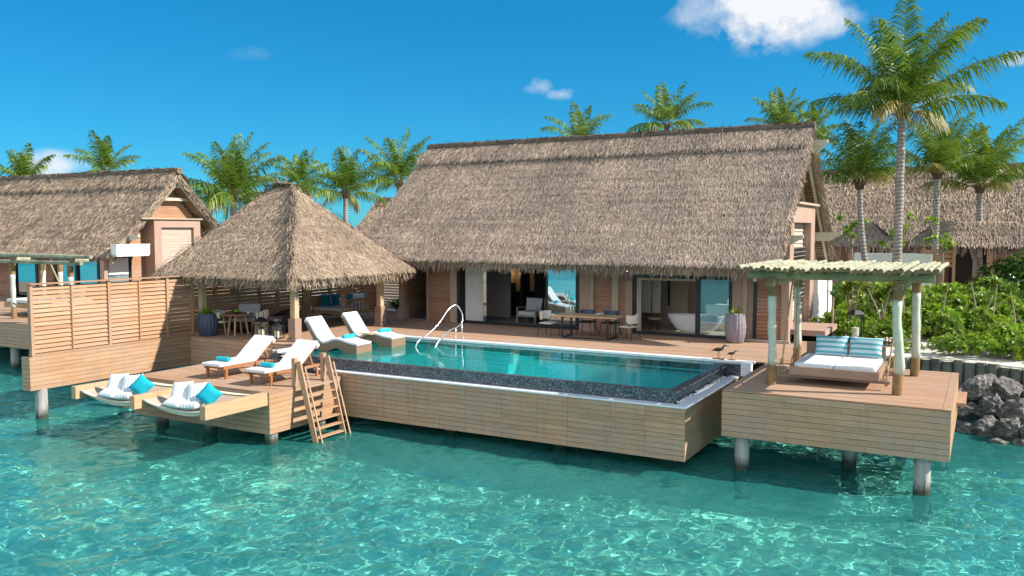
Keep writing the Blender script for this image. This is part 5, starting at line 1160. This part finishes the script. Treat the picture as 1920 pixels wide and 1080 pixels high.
mb = MB(); mb.box(gx, bx+.1, b0-.75, b1+.1, 6.005, 6.07); mb.build('bay_cap', 'frame_light', nv)
mb = MB(); mb.box(-36.42, -36.0, 26.05, 27.9, 4.26, 4.76); mb.box(-36.42, -36.03, 26.08, 27.87, 4.2, 4.25); mb.box(-36.42, -35.97, 26.02, 27.93, 4.765, 4.79); mb.box(gx, -36.421, 27.2, 27.8, 4.22, 4.5); mb.build('white_box', 'coping', nv, bevel=.01)
wn = frame_rect('gable_window', -1, 1, 0, 1, 0, parent=nv) if False else None
mb = MB(); mb.box(gx+.001, gx+.08, 26.2, 27.6, 2.4, 2.5); mb.box(gx+.001, gx+.08, 26.2, 26.3, 2.5, 4.19); mb.box(gx+.001, gx+.08, 27.5, 27.6, 2.5, 4.19); w_ = mb.build('window', 'black', nv)
mb = MB(); mb.box(gx+.002, gx+.03, 26.3, 27.5, 2.5, 4.19); mb.build('pane', 'glass_teal', w_)
mb = MB(); mb.box(gx+.031, gx+.04, 26.35, 27.45, 3.3, 4.1); mb.build('blind', 'curtain', w_)
mb = MB(); mb.box(gx-.1, gx+.2, 26.0, 26.19, D, 4.02); mb.build('corner_column', 'frame_pink', nv)
mb = MB(); mb.extrude_y([(gx, 4.95), (-36.2, 4.95), (-35.7, 5.13), (-35.7, 5.22), (gx, 5.22)], 27.0, 27.14); mb.build('outrigger_beam', 'barge', nv)
# glass front of the neighbour
NW = 27.2; xs = [-60, -57.5, -55, -52.5, -50.5, -48.2, -46.2, -44.2, -42.6, -40.8, -39.0, -37.2]
mb = MB(); mb.box(-62, gx, NW+3, NW+3.1, D, 4.6); mb.build('room_wall', 'panel_grey', nv)
for k, (a, b) in enumerate(zip(xs[:-1], xs[1:])):
    if k in (5, 7): mb = MB(); boards_wall(mb, 'x', NW, a+.1, b-.02, D, 4.8, -1, bh=.16); mb.box(a+.1, b, NW+.05, NW+.1, D, 4.8); mb.build('wall_panel', 'wall_x', nv)
    else: mb = MB(); mb.box(a+.1, b-.1, NW+.03, NW+.05, D+.1, 4.8); mb.build('glass_pane', 'glass_teal', nv)
    mb = MB(); mb.box(a-.1, a+.1, NW-.05, NW+.1, D, 4.8); mb.build('mullion', 'black', nv)
nd = deck('neighbour_deck', 'wooden deck of the neighbouring villa beyond the privacy screen',
    [(-60, -28.5, 19.3, 27.1, D)], [('front_cladding', 'fascia_x', [(('x', 19.27, -60, -28.5, 0.88, D-.035, -1), {})])], [(-60, -28.55, 19.31, 30, .9, D-.035)])
pile(-33.5, 19.6, .9, 'concrete pile under the neighbouring deck at the left edge', PG)
pile(-38.5, 19.6, .9, 'concrete pile under the neighbouring deck, farther left in the shade', PG)
np_ = thing('log_pergola', 'log frame pergola on the deck of the neighbouring villa, behind the screen', 'pergola', (-34, 21, D))
for x, y in ((-34.5, 20.2), (-30.7, 20.2), (-36.6, 22.8), (-34.9, 22.5)): log_post(np_, x, y, 4.1)
mb = MB(); mb.tube([(-44, 19.95, 4.44), (-36, 19.97, 4.47), (-29.05, 19.95, 4.46)], [.09, .085, .075], 10); mb.build('roof_log', 'log', np_)
mb = MB(); mb.tube([(-44, 20.2, 4.17), (-30.0, 20.2, 4.2)], .075, 10); mb.build('main_beam', 'log', np_)
for x in (-33.9, -30.15): mb = MB(); mb.tube([(x, 19.85, 4.31), (x, 20.55, 4.31)], .10, 12); mb.m[-2:] = [1, 1]; mb.build('cross_beam', ['log', 'log_end'], np_)
nb = thing('hanging_daybed', 'neighbouring hanging daybed with a beige cushion, partly behind the screen', 'daybed', (-34, 21.5, D+.3))
mb = MB(); mb.box(-36.4, -33.0, 20.9, 22.8, 2.2, 2.4); mb.build('frame', 'swing_oak', nb, bevel=.01); mb = MB(); mb.box(-36.3, -33.1, 20.95, 22.75, 2.405, 2.55); mb.build('mattress', 'fabric', nb, bevel=.03)
for tx, x in ((-32.6, -34.2), (-32.3, -31.6)): mb = MB(); mb.tube([(tx, 20.4, 4.2), (x, 20.85, 2.15)], .03, 6); mb.build('rope', 'rope', nb)
pillow('beige cushion on the neighbouring hanging daybed', 'net_edge', 1.0, .7, .3, (-33.6, 22.4, 2.85), (R_(70), 0, R_(5)))

# ------------------------------------------------------------------ villas farther off
fv = thing('thatched_villa', 'long thatched villa behind the palms on the right', 'villa', (5, 58, 1.8))
gable_roof(fv, -9.5, 34, 53.2, 58.4, 63.6, 5.0, 9.15, 170, ('thatch_tan', 'thatch'), fringe=60, L=.42, w=.05, ridge_dens=150, cap=.7, backdens=0)
mb = MB(); boards_wall(mb, 'x', 54.6, -9, 33, 1.7, 5.6, -1, bh=.2); mb.box(-9, 33, 54.7, 62, 1.7, 5.6); mb.build('wall', 'wall_x', fv)
for x in (-7, -4.4, -2.2, .2, 3.0, 6.0): mb = MB(); mb.box(x-.15, x+.15, 53.9, 54.2, 1.7, 5.2); mb.build('post', 'post_z', fv)
for x0 in (-6.6, -1.8): mb = MB(); mb.box(x0, x0+1.9, 54.4, 54.56, 1.8, 4.4); mb.build('doorway', 'dark', fv)
hut = thing('thatched_hut', 'low thatched hut roof in front of the far villa on the right', 'hut', (-5, 47, 1.8))
for x0, x1 in ((-7.2, -4.1), (-3.4, 2.5)):
    mb = MB(); a = [(x0, 46.5, 4.75), (x1, 46.5, 4.75), (x1, 50, 4.75), (x0, 50, 4.75)]; xm0, xm1 = x0+1.2, x1-1.2; r0, r1 = (xm0, 48.3, 5.9), (xm1, 48.3, 5.9)
    mb.add(a+[r0, r1], [(0, 1, 5, 4), (1, 2, 5), (2, 3, 4, 5), (3, 0, 4), (3, 2, 1, 0)])
    for p, q, t0, t1 in ((a[0], a[1], r0, r1), (a[1], a[2], r1, r1), (a[3], a[0], r0, r0)):
        thatch_patch(mb, p, q, t1, t0, 260, .36, .035, rows=6); u = unit(np.array(q)-np.array(p)); thatch_fringe(mb, p, q, (u[1]*.5, -u[0]*.5, -.8) if False else (u[1]*.6, -u[0]*.6, -.7), (u[1]*.6, -u[0]*.6, .7), 45, .4, .07)
    mb.build('roof', ['under', 'thatch'], hut)
    for x in (x0+.5, (x0+x1)/2, x1-.5): mb = MB(); mb.tube([(x, 47, 1.6), (x, 47, 4.9)], .1, 8); mb.build('post', 'stem', hut)
sv = thing('thatched_villa', 'distant thatched roof peeping out between the gazebo and the main villa', 'villa', (-45, 56, 1.8))
gable_roof(sv, -44.3, -30, 52, 56.5, 61, 4.2, 7.9, 150, ('thatch_tan', 'thatch_tan'), fringe=40, L=.42, w=.05, ridge_dens=90, cap=.6, backdens=0)
mb = MB(); mb.box(-43.6, -30.5, 53, 60, 1.6, 4.9); mb.build('wall', 'wall_x', sv)
gw = thing('garden_wall', 'low white garden wall behind the palm trunks', 'wall', (-4, 44.5, 2)); mb = MB(); mb.box(-5.6, -2.2, 44.3, 44.55, 1.6, 4.35); mb.build('wall_body', 'white', gw)
gf = thing('garden_fence', 'low brown board fence behind the bushes on the right', 'fence', (-2, 45, 2)); mb = MB(); slats(mb, 'x', 45, -2.6, -1.3, 3.7, 4.55, pitch=.2, hgt=.17, out=-1); mb.build('slat_panel', 'slat_x', gf)
for x in (-2.6, -1.3): mb = MB(); mb.box(x-.06, x+.06, 44.95, 45.08, 1.6, 4.62); mb.build('post', 'post_z', gf)

# ------------------------------------------------------------------ log retaining wall and boulders
lw = thing('log_wall', 'row of upright greenish logs holding back the white sand', 'retaining wall', (0, 28.8, 0))
pts = [(-4.6, 28.95), (-1.5, 29.1), (.6, 28.5), (2.6, 27.5), (4.5, 26.5)]; path = []
for (xa, ya), (xb, yb_) in zip(pts[:-1], pts[1:]):
    n = int(math.hypot(xb-xa, yb_-ya)/.30)
    for k in range(n): path.append((xa+(xb-xa)*k/n, ya+(yb_-ya)*k/n))
for k, (x, y) in enumerate(path):
    mb = MB(); r = random.uniform(.13, .155); h = 1.5+random.uniform(-.04, .05); mb.tube([(x, y, -.6), (x+random.uniform(-.01, .01), y, h)], r, 12, cap=False); mb.f.append(tuple(range(12, 24))); mb.m.append(1); mb.build('log', ['log_wall', 'barge'], lw)
def rock_mesh(seed, cuts=16):
    r = np.random.default_rng(seed); import bmesh
    bm = bmesh.new(); bmesh.ops.create_icosphere(bm, subdivisions=4, radius=1.0); V = np.array([v.co[:] for v in bm.verts])
    N_ = r.normal(0, 1, (cuts, 3)); N_ /= np.linalg.norm(N_, axis=1)[:, None]; dd = r.uniform(.55, .88, cuts)
    for n_, d_ in zip(N_, dd):
        s_ = V@n_; over = np.maximum(0, s_-d_); V -= n_[None]*(over*.93)[:, None]
    V += .02*np.sin(V[:, [1, 2, 0]]*9+seed)+.012*np.sin(V[:, [2, 0, 1]]*21+seed*2)
    from mathutils import noise as mn
    V = V*np.array([1+.16*mn.fractal(Vector(p)*2.6+Vector((seed*7, 0, 0)), 0.6, 2.1, 5) for p in V.tolist()])[:, None]
    for v, c in zip(bm.verts, V): v.co = c
    me = bpy.data.meshes.new('boulder'); bm.to_mesh(me); bm.free(); me.materials.append(M['rock']); return me
RM = [rock_mesh(s_) for s_ in range(7)]
rr = random.Random(5)
RG = 'grey boulders piled at the foot of the log wall'
rocks = [(-.05, 27.3, 1.0, .52), (.72, 27.3, .98, .54), (1.5, 27.1, .92, .50), (2.25, 26.8, .9, .5), (.25, 26.5, .62, .55), (.95, 26.4, .58, .56), (1.65, 26.2, .55, .58), (2.4, 25.9, .6, .55), (3.0, 26.2, .9, .55),
         (-.25, 26.9, .35, .5), (.1, 25.75, .15, .5), (.75, 25.65, .18, .52), (1.4, 25.4, .16, .5), (2.05, 25.2, .2, .5), (2.75, 25.0, .2, .55), (-.5, 27.7, .3, .5), (3.4, 25.3, .35, .6), (.4, 25.1, -.12, .4), (1.1, 24.85, -.12, .42), (1.8, 24.6, -.1, .4), (-.35, 26.0, -.02, .42), (2.5, 24.3, -.1, .42), (.4, 27.9, .7, .5), (1.5, 27.8, .6, .5), (-.6, 28.3, .6, .45)]
for k, (x, y, z, s_) in enumerate(rocks):
    o = bpy.data.objects.new('boulder', RM[k % 7]); COL.objects.link(o); o.location = (x+rr.uniform(-.08, .08), y+rr.uniform(-.08, .08), z); o.rotation_euler = (rr.uniform(-.5, .5), rr.uniform(-.4, .4), rr.uniform(0, 6.28)); q = s_*rr.uniform(.78, 1.0); o.scale = (q*1.2, q*.95, q*.80)
    tag(o, 'grey boulder in the heap between the log wall and the sea', 'boulder', RG)

# ------------------------------------------------------------------ palms
def frond(P, mb_leaf, mb_stalk, base, az, el, L, droop, n=40, lw_=.045, old=False, tipdrop=.35):
    """one feather frond: a drooping stalk with narrow leaflets on both sides"""
    k = 14; az += 0.0; bend = random.uniform(-.35, .35); pts = []; p = np.array(base, float); a = el
    for i in range(k+1):
        t = i/k; pts.append(p.copy()); a = el-droop*(t**1.45); az += bend/k; p = p+np.array([math.cos(az)*math.cos(a), math.sin(az)*math.cos(a), math.sin(a)])*L/k
    pts = np.array(pts); mb_stalk.tube([tuple(q) for q in pts[::2]], [.028*(L/4)*(1-.85*j/(k//2))+.004 for j in range(k//2+1)], 5)
    side = np.array([-math.sin(az), math.cos(az), 0.0]); ts = np.linspace(.14, .995, n); ts = ts[rng.random(n) > .07]; n = len(ts); hang = max(0.0, 1-max(0.0, math.sin(el))*1.3)
    for sgn in (1, -1):
        t = np.clip(ts+rng.normal(0, .006, n), 0, .999); i = (t*k).astype(int); fr = (t*k-i)[:, None]; b = pts[i]*(1-fr)+pts[i+1]*fr; fw = pts[i+1]-pts[i]; fw /= np.linalg.norm(fw, axis=1)[:, None]
        up = np.cross(fw, side*1.0); up *= np.sign(up[:, 2:3]+1e-6)
        ll = (L*.33*np.sin(np.pi*(.14+.80*t))**.7*(1-.25*t))*(.85+.3*rng.random(n)); sw = (.45+.5*t)[:, None]
        d = side*sgn*(1.0-.35*hang)+fw*sw+up*(rng.normal(.12, .2, n))[:, None]+np.array([0, 0, -.75*hang]); d /= np.linalg.norm(d, axis=1)[:, None]
        g = np.array([0, 0, -1.0]); q = b+d*(ll*.5)[:, None]+g*(.07*ll)[:, None]; e = b+d*(ll*.88)[:, None]+g*(ll*(tipdrop+.35*rng.random(n)))[:, None]
        w_ = np.cross(d, up); w_ /= np.linalg.norm(w_, axis=1)[:, None]; w_ = fw*.8+w_*.2
        strip_mesh(mb_leaf, b, q, e, w_*(lw_*.52*(.8+.4*rng.random(n)))[:, None], 1 if old else 0, .25)
def palm(label, x, y, zc, base, L, n, seed, r0=.16, lean=(0, 0), lw_=.045, nl=40, old=2, spread=1.0, dr=1.0):
    random.seed(seed); t = thing('palm_tree', label, 'palm tree', (x+lean[0], y+lean[1], base), 0, 'coconut palms around the villas')
    bx, by = x+lean[0], y+lean[1]; pts = []
    for u in np.linspace(0, 1, 12): k = (1-u)**1.7; pts.append((x+(bx-x)*k, y+(by-y)*k, base+(zc-base)*u))
    mb = MB(); mb.tube(pts, [r0*(1.0+.45*max(0, .12-u)/.12)*(1-.30*u) for u in np.linspace(0, 1, 12)], 14); mb.build('trunk', 'bark', t, smooth=True)
    lf, stk, hk = MB(), MB(), MB(); ga = 2.399963
    for k in range(n):
        u = (k+.5)/n; el = R_(86-86*u**1.05*spread)+random.uniform(-.12, .12); az = k*ga+random.uniform(-.25, .25); l = L*(.72+.3*math.sin(math.pi*min(1, .25+u*.75)))*random.uniform(.9, 1.1)
        frond(None, lf, stk, (x+.1*math.cos(az), y+.1*math.sin(az), zc+.05-.25*u), az, el, l, random.uniform(.8, 1.3)*(.55+.75*u)*dr, int(nl*1.35), lw_, k >= n-old)
    for k in range(9): a = k*.7; d = np.array([math.cos(a), math.sin(a)]); hk.tube([(x+d[0]*r0*.6, y+d[1]*r0*.6, zc-.35), (x+d[0]*r0*1.6, y+d[1]*r0*1.6, zc+.05), (x+d[0]*r0*2.3, y+d[1]*r0*2.3, zc-.05-.35*random.random())], [.06, .05, .02], 6)
    cr = lf.build('crown', ['frond', 'frond_old'], t); stk.build('frond_stalks', 'rachis', cr, smooth=True); hk.build('husks', 'husk', t, smooth=True); return t
palm('tallest coconut palm with a grey ringed trunk rising above everything at the right', -3.03, 36.6, 10.15, 1.6, 4.1, 25, 3, .195, (-.05, .2), .055, 56, 2, .82, .95)
palm('small leaning palm just right of the villa gable', -4.77, 38.8, 7.55, 1.6, 2.95, 19, 11, .15, (.75, .1), .045, 44, 1, .66, .8)
palm('palm with a straight ringed trunk between the tallest palm and the rightmost one', -2.17, 46.1, 8.3, 1.6, 3.1, 16, 5, .19, (0, 0), .055, 40, 2, .68, .8)
palm('full crowned palm nearest the right edge of the picture', -.36, 49.3, 7.7, 1.6, 3.6, 19, 8, .19, (.15, 0), .06, 44, 2, .70, .8)
palm('palm crown showing above the middle of the villa ridge', -18.34, 53.4, 12.3, 1.6, 2.9, 18, 21, .18, (0, 0), .07, 30, 1)
palm('small palm crown showing above the left half of the villa ridge', -23.97, 52.5, 11.3, 1.6, 2.9, 14, 22, .18, (0, 0), .07, 30, 1)
palm('tall palm leaning out behind the left slope of the villa roof', -32.15, 43.1, 8.5, 1.6, 3.3, 20, 23, .18, (.3, 0), .065, 34, 2)
palm('drooping palm between the gazebo roof and the villa roof', -33.05, 39.1, 7.7, 1.6, 2.9, 20, 24, .18, (0, 0), .06, 34, 3)
palm('broad bright palm between the neighbouring villa and the gazebo roof', -41.1, 37.9, 7.6, 1.6, 4.0, 24, 25, .18, (0, 0), .07, 40, 1)
palm('spreading palm crown above the neighbouring villa roof', -56.4, 40.1, 9.7, 1.6, 3.0, 15, 26, .18, (0, 0), .075, 30, 0)
palm('low palm crown at the far left above the neighbouring roof', -59.5, 35.9, 8.7, 1.6, 2.8, 20, 27, .18, (0, 0), .075, 30, 1)
palm('distant palm crown right behind the gazebo peak', -45.4, 48.4, 8.9, 1.6, 2.8, 20, 28, .18, (0, 0), .075, 30, 1)
palm('palm crown behind the right end of the villa ridge', -12.3, 59.1, 12.3, 1.6, 2.7, 18, 29, .18, (0, 0), .08, 28, 1)
palm('small palm crown just past the right end of the villa ridge', -11.1, 63.2, 12.2, 1.6, 2.4, 16, 30, .18, (0, 0), .08, 28, 1)
palm('distant low palm left of the gazebo peak behind the broad palm', -47.9, 44.5, 8.3, 1.6, 2.6, 16, 31, .18, (0, 0), .08, 26, 1)

# ------------------------------------------------------------------ shrubs and plants
def leaf_quads(mb, p, d, w_, ll, ww, mat=0):
    n = len(p); q = p+d*(ll*.5)[:, None]; e = p+d*ll[:, None]+np.array([0, 0, -.02]); V = np.stack([p, q+w_*ww[:, None], e, q-w_*ww[:, None]], 1).reshape(-1, 3)
    mb.np(V, np.arange(n)[:, None]*4+np.array([[0, 1, 2, 3]]), mat)
def bush_mesh(seed, n_ros, rx, rz, leaf, nl=9, stems=7):
    r = np.random.default_rng(seed); mb = MB(); st = MB()
    a = r.random(n_ros)*6.283; u = r.random(n_ros)**.5; h = r.random(n_ros)
    lump = 1+.28*np.sin(a*3+seed)+.18*np.sin(a*5+seed*2)
    rad = rx*lump*u; top = rz*(1-.55*u**2)*(1+.25*np.sin(a*2+seed*3)*u)
    z = top*(1-.62*h**2.2); C = np.stack([rad*np.cos(a), rad*np.sin(a), z], 1)
    out = np.stack([np.cos(a)*u, np.sin(a)*u, .75+0*u], 1)+r.normal(0, .3, (n_ros, 3)); out /= np.linalg.norm(out, axis=1)[:, None]
    t1 = np.cross(out, np.array([.3, .2, 1.0])); t1 /= np.linalg.norm(t1, axis=1)[:, None]; t2 = np.cross(out, t1)
    for k in range(nl):
        ph = k*2.4+r.random(n_ros)*.6; op = .5+.5*r.random(n_ros); d = (t1*np.cos(ph)[:, None]+t2*np.sin(ph)[:, None])*op[:, None]+out*(1.05-.6*op)[:, None]; d /= np.linalg.norm(d, axis=1)[:, None]
        w_ = np.cross(d, out); w_ /= np.linalg.norm(w_, axis=1)[:, None]+1e-6; ll = leaf*(.7+.6*r.random(n_ros)); leaf_quads(mb, C, d, w_, ll, ll*.24)
    for k in range(stems):
        i = r.integers(n_ros); st.tube([(C[i, 0]*.25, C[i, 1]*.25, 0), (C[i, 0]*.6, C[i, 1]*.6, C[i, 2]*.55), tuple(C[i])], [.022, .016, .01], 5)
    return mb, st
def bush_proto(seed, n_ros, rx, rz, leaf, mat, label, group, loc, nl=9, name='shrub'):
    t = thing(name, label, 'shrub', loc, 0, group); mb, st = bush_mesh(seed, n_ros, rx, rz, leaf, nl); mb.build('foliage', mat, t, world=False); st.build('stems', 'stem', t, world=False); return t
GB = 'bright green shrubs on the white sand'; LB = 'bright green fleshy leaved shrub in the thicket on the white sand behind the log wall'
protos = [bush_proto(s_, 150+20*(s_-41), .72, .62+.06*(s_-41), .13+.015*(s_-41), 'leaf_bush' if s_ % 2 else 'leaf_olive', LB, GB, (0, 0, 0), 8) for s_ in (41, 42, 43, 44)]
rb = random.Random(9); spots = []
def sand_z(y): return 1.58+min(.3, max(0, (y-29)*.03))
for row, (y, x0, x1, dx, s_) in enumerate([(30.1, -2.0, 3.4, .95, .72), (31.1, -3.9, 3.6, .92, .9), (32.3, -4.2, 4.0, .98, 1.05), (33.6, -4.4, 4.2, 1.05, 1.15), (35.2, -4.3, 4.6, 1.15, 1.3), (37.2, -4.6, 5.0, 1.25, 1.4), (39.6, -4.6, 5.4, 1.4, 1.6), (42.4, -4.4, 5.0, 1.6, 1.75)]):
    x = x0
    while x < x1:
        if not (row in (4, 5, 6) and 1.0 < x < 2.2 and rb.random() < .9): spots.append((x+rb.uniform(-.25, .25), y+rb.uniform(-.35, .35)-(.42*max(0, x-.5)), s_*rb.uniform(.65, 1.25)))
        x += dx
spots = [q for k, q in enumerate(spots) if rb.random() > .08]
for k, (x, y, s_) in enumerate(spots):
    p = protos[k % 4]; loc = (x, y, sand_z(y)-.05); rz = rb.uniform(0, 6.28)
    if k < 4: p.location = loc; p.rotation_euler = (0, 0, rz); p.scale = (s_, s_, s_*rb.uniform(.85, 1.15))
    else: dup(p, loc, rz, scale=(s_, s_, s_*rb.uniform(.85, 1.2)))
GD = 'dark dense bushes at the right edge'
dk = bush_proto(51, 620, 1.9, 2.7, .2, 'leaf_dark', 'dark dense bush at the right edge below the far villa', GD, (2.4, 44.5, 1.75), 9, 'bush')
for x, y, s_ in ((4.4, 44.0, 1.15), (1.2, 46.5, .85), (5.0, 40.5, 1.05), (3.2, 41.2, .8)): dup(dk, (x, y, 1.7), rb.uniform(0, 6), scale=s_)
# strap leaved clump plants among the shrubs
def spiky(label, x, y, h, n, L, seed, nheads=1, cat='plant', name='screw_pine', mat='leaf_spiky', w_=.05):
    random.seed(seed); t = thing(name, label, cat, (x, y, 1.6)); mb = MB(); st = MB()
    for k in range(nheads):
        dx, dy, hh = (random.uniform(-.5, .5)*(nheads > 1), random.uniform(-.4, .4)*(nheads > 1), h*random.uniform(.7, 1.05)); st.tube([(0, 0, 0), (dx*.5, dy*.5, hh*.5), (dx, dy, hh)], [.04, .035, .03], 7)
        strap_leaves(mb, (dx, dy, hh), n, L, w_, .8, spread=.05)
    mb.build('leaves', mat, t, world=False); st.build('stem', 'stem', t, world=False); return t
spiky('large yellow green screw pine behind the hanging daybed beside the white wall', -4.25, 33.4, 1.9, 60, .85, 61, 4)
spiky('yellow green screw pine between the daybed ropes and the thick pergola post', -3.4, 33.9, 1.7, 60, .8, 62, 4)
spiky('screw pine with drooping leaves behind the two pergola posts', -2.55, 34.4, 1.6, 50, .8, 63, 3)
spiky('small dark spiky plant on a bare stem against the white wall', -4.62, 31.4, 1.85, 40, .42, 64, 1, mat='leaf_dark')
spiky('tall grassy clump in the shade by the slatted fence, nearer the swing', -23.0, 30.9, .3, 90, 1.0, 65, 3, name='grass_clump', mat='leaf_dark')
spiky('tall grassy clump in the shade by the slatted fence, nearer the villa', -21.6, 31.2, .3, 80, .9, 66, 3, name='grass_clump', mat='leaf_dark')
def sapling(label, x, y, h, seed):
    r = np.random.default_rng(seed); t = thing('sapling', label, 'small tree', (x, y, 1.65)); st = MB(); mb = MB(); heads = []
    st.tube([(0, 0, 0), (.06, .03, h*.5), (0, 0, h*.8)], [.05, .04, .03], 7)
    for k in range(9):
        a = r.random()*6.28; e = np.array([math.cos(a)*r.uniform(.25, .8), math.sin(a)*r.uniform(.25, .8), h*r.uniform(.78, 1.08)]); st.tube([(0, 0, h*.7), tuple((e+np.array([0, 0, h*.7]))/2), tuple(e)], [.025, .02, .012], 5); heads.append(e)
    H = np.repeat(np.array(heads), 7, 0)+r.normal(0, .10, (63, 3)); n = len(H)
    for k in range(6):
        d = r.normal(0, 1, (n, 3)); d[:, 2] = np.abs(d[:, 2])*.6; d /= np.linalg.norm(d, axis=1)[:, None]; w_ = np.cross(d, np.array([0, 0, 1.])); w_ /= np.linalg.norm(w_, axis=1)[:, None]; ll = .22*(.7+.6*r.random(n)); leaf_quads(mb, H, d, w_, ll, ll*.3)
    mb.build('crown', 'leaf_bush', t, world=False); st.build('trunk', 'stem', t, world=False); return t
sapling('green leafed sapling in front of the leaning palm trunk', -5.5, 42.6, 4.2, 71)
sapling('green leafed sapling around the foot of the tallest palm trunk', -3.4, 41.5, 4.0, 72)
sapling('green leafed sapling right of the straight ringed palm trunk', -1.75, 44.0, 3.9, 73)
sapling('round leafed sapling below the drooping palm behind the gazebo', -29.9, 40.2, 4.9, 74)
for k, (x, y, h, dx) in enumerate([(-3.35, 32.2, 1.8, .25), (-3.1, 32.9, 1.2, .1), (-1.9, 31.8, 2.2, .05), (-1.2, 33.2, 2.0, -.1), (-.3, 34.4, 2.0, .12), (.35, 35.2, 1.9, -.05), (.9, 34.6, 1.7, .1), (.1, 33.4, 1.6, -.15)]):
    mb = MB(); mb.tube([(dx, 0, -.1), (dx*.6, .05, h*.5), (-dx, 0, h)], [.028, .024, .014], 6); o = mb.build('bare_stem', 'stem', world=False); o.location = (x, y, 1.62); tag(o, 'bare pale stem sticking up among the bright green shrubs', 'stem', 'bare stems among the shrubs')
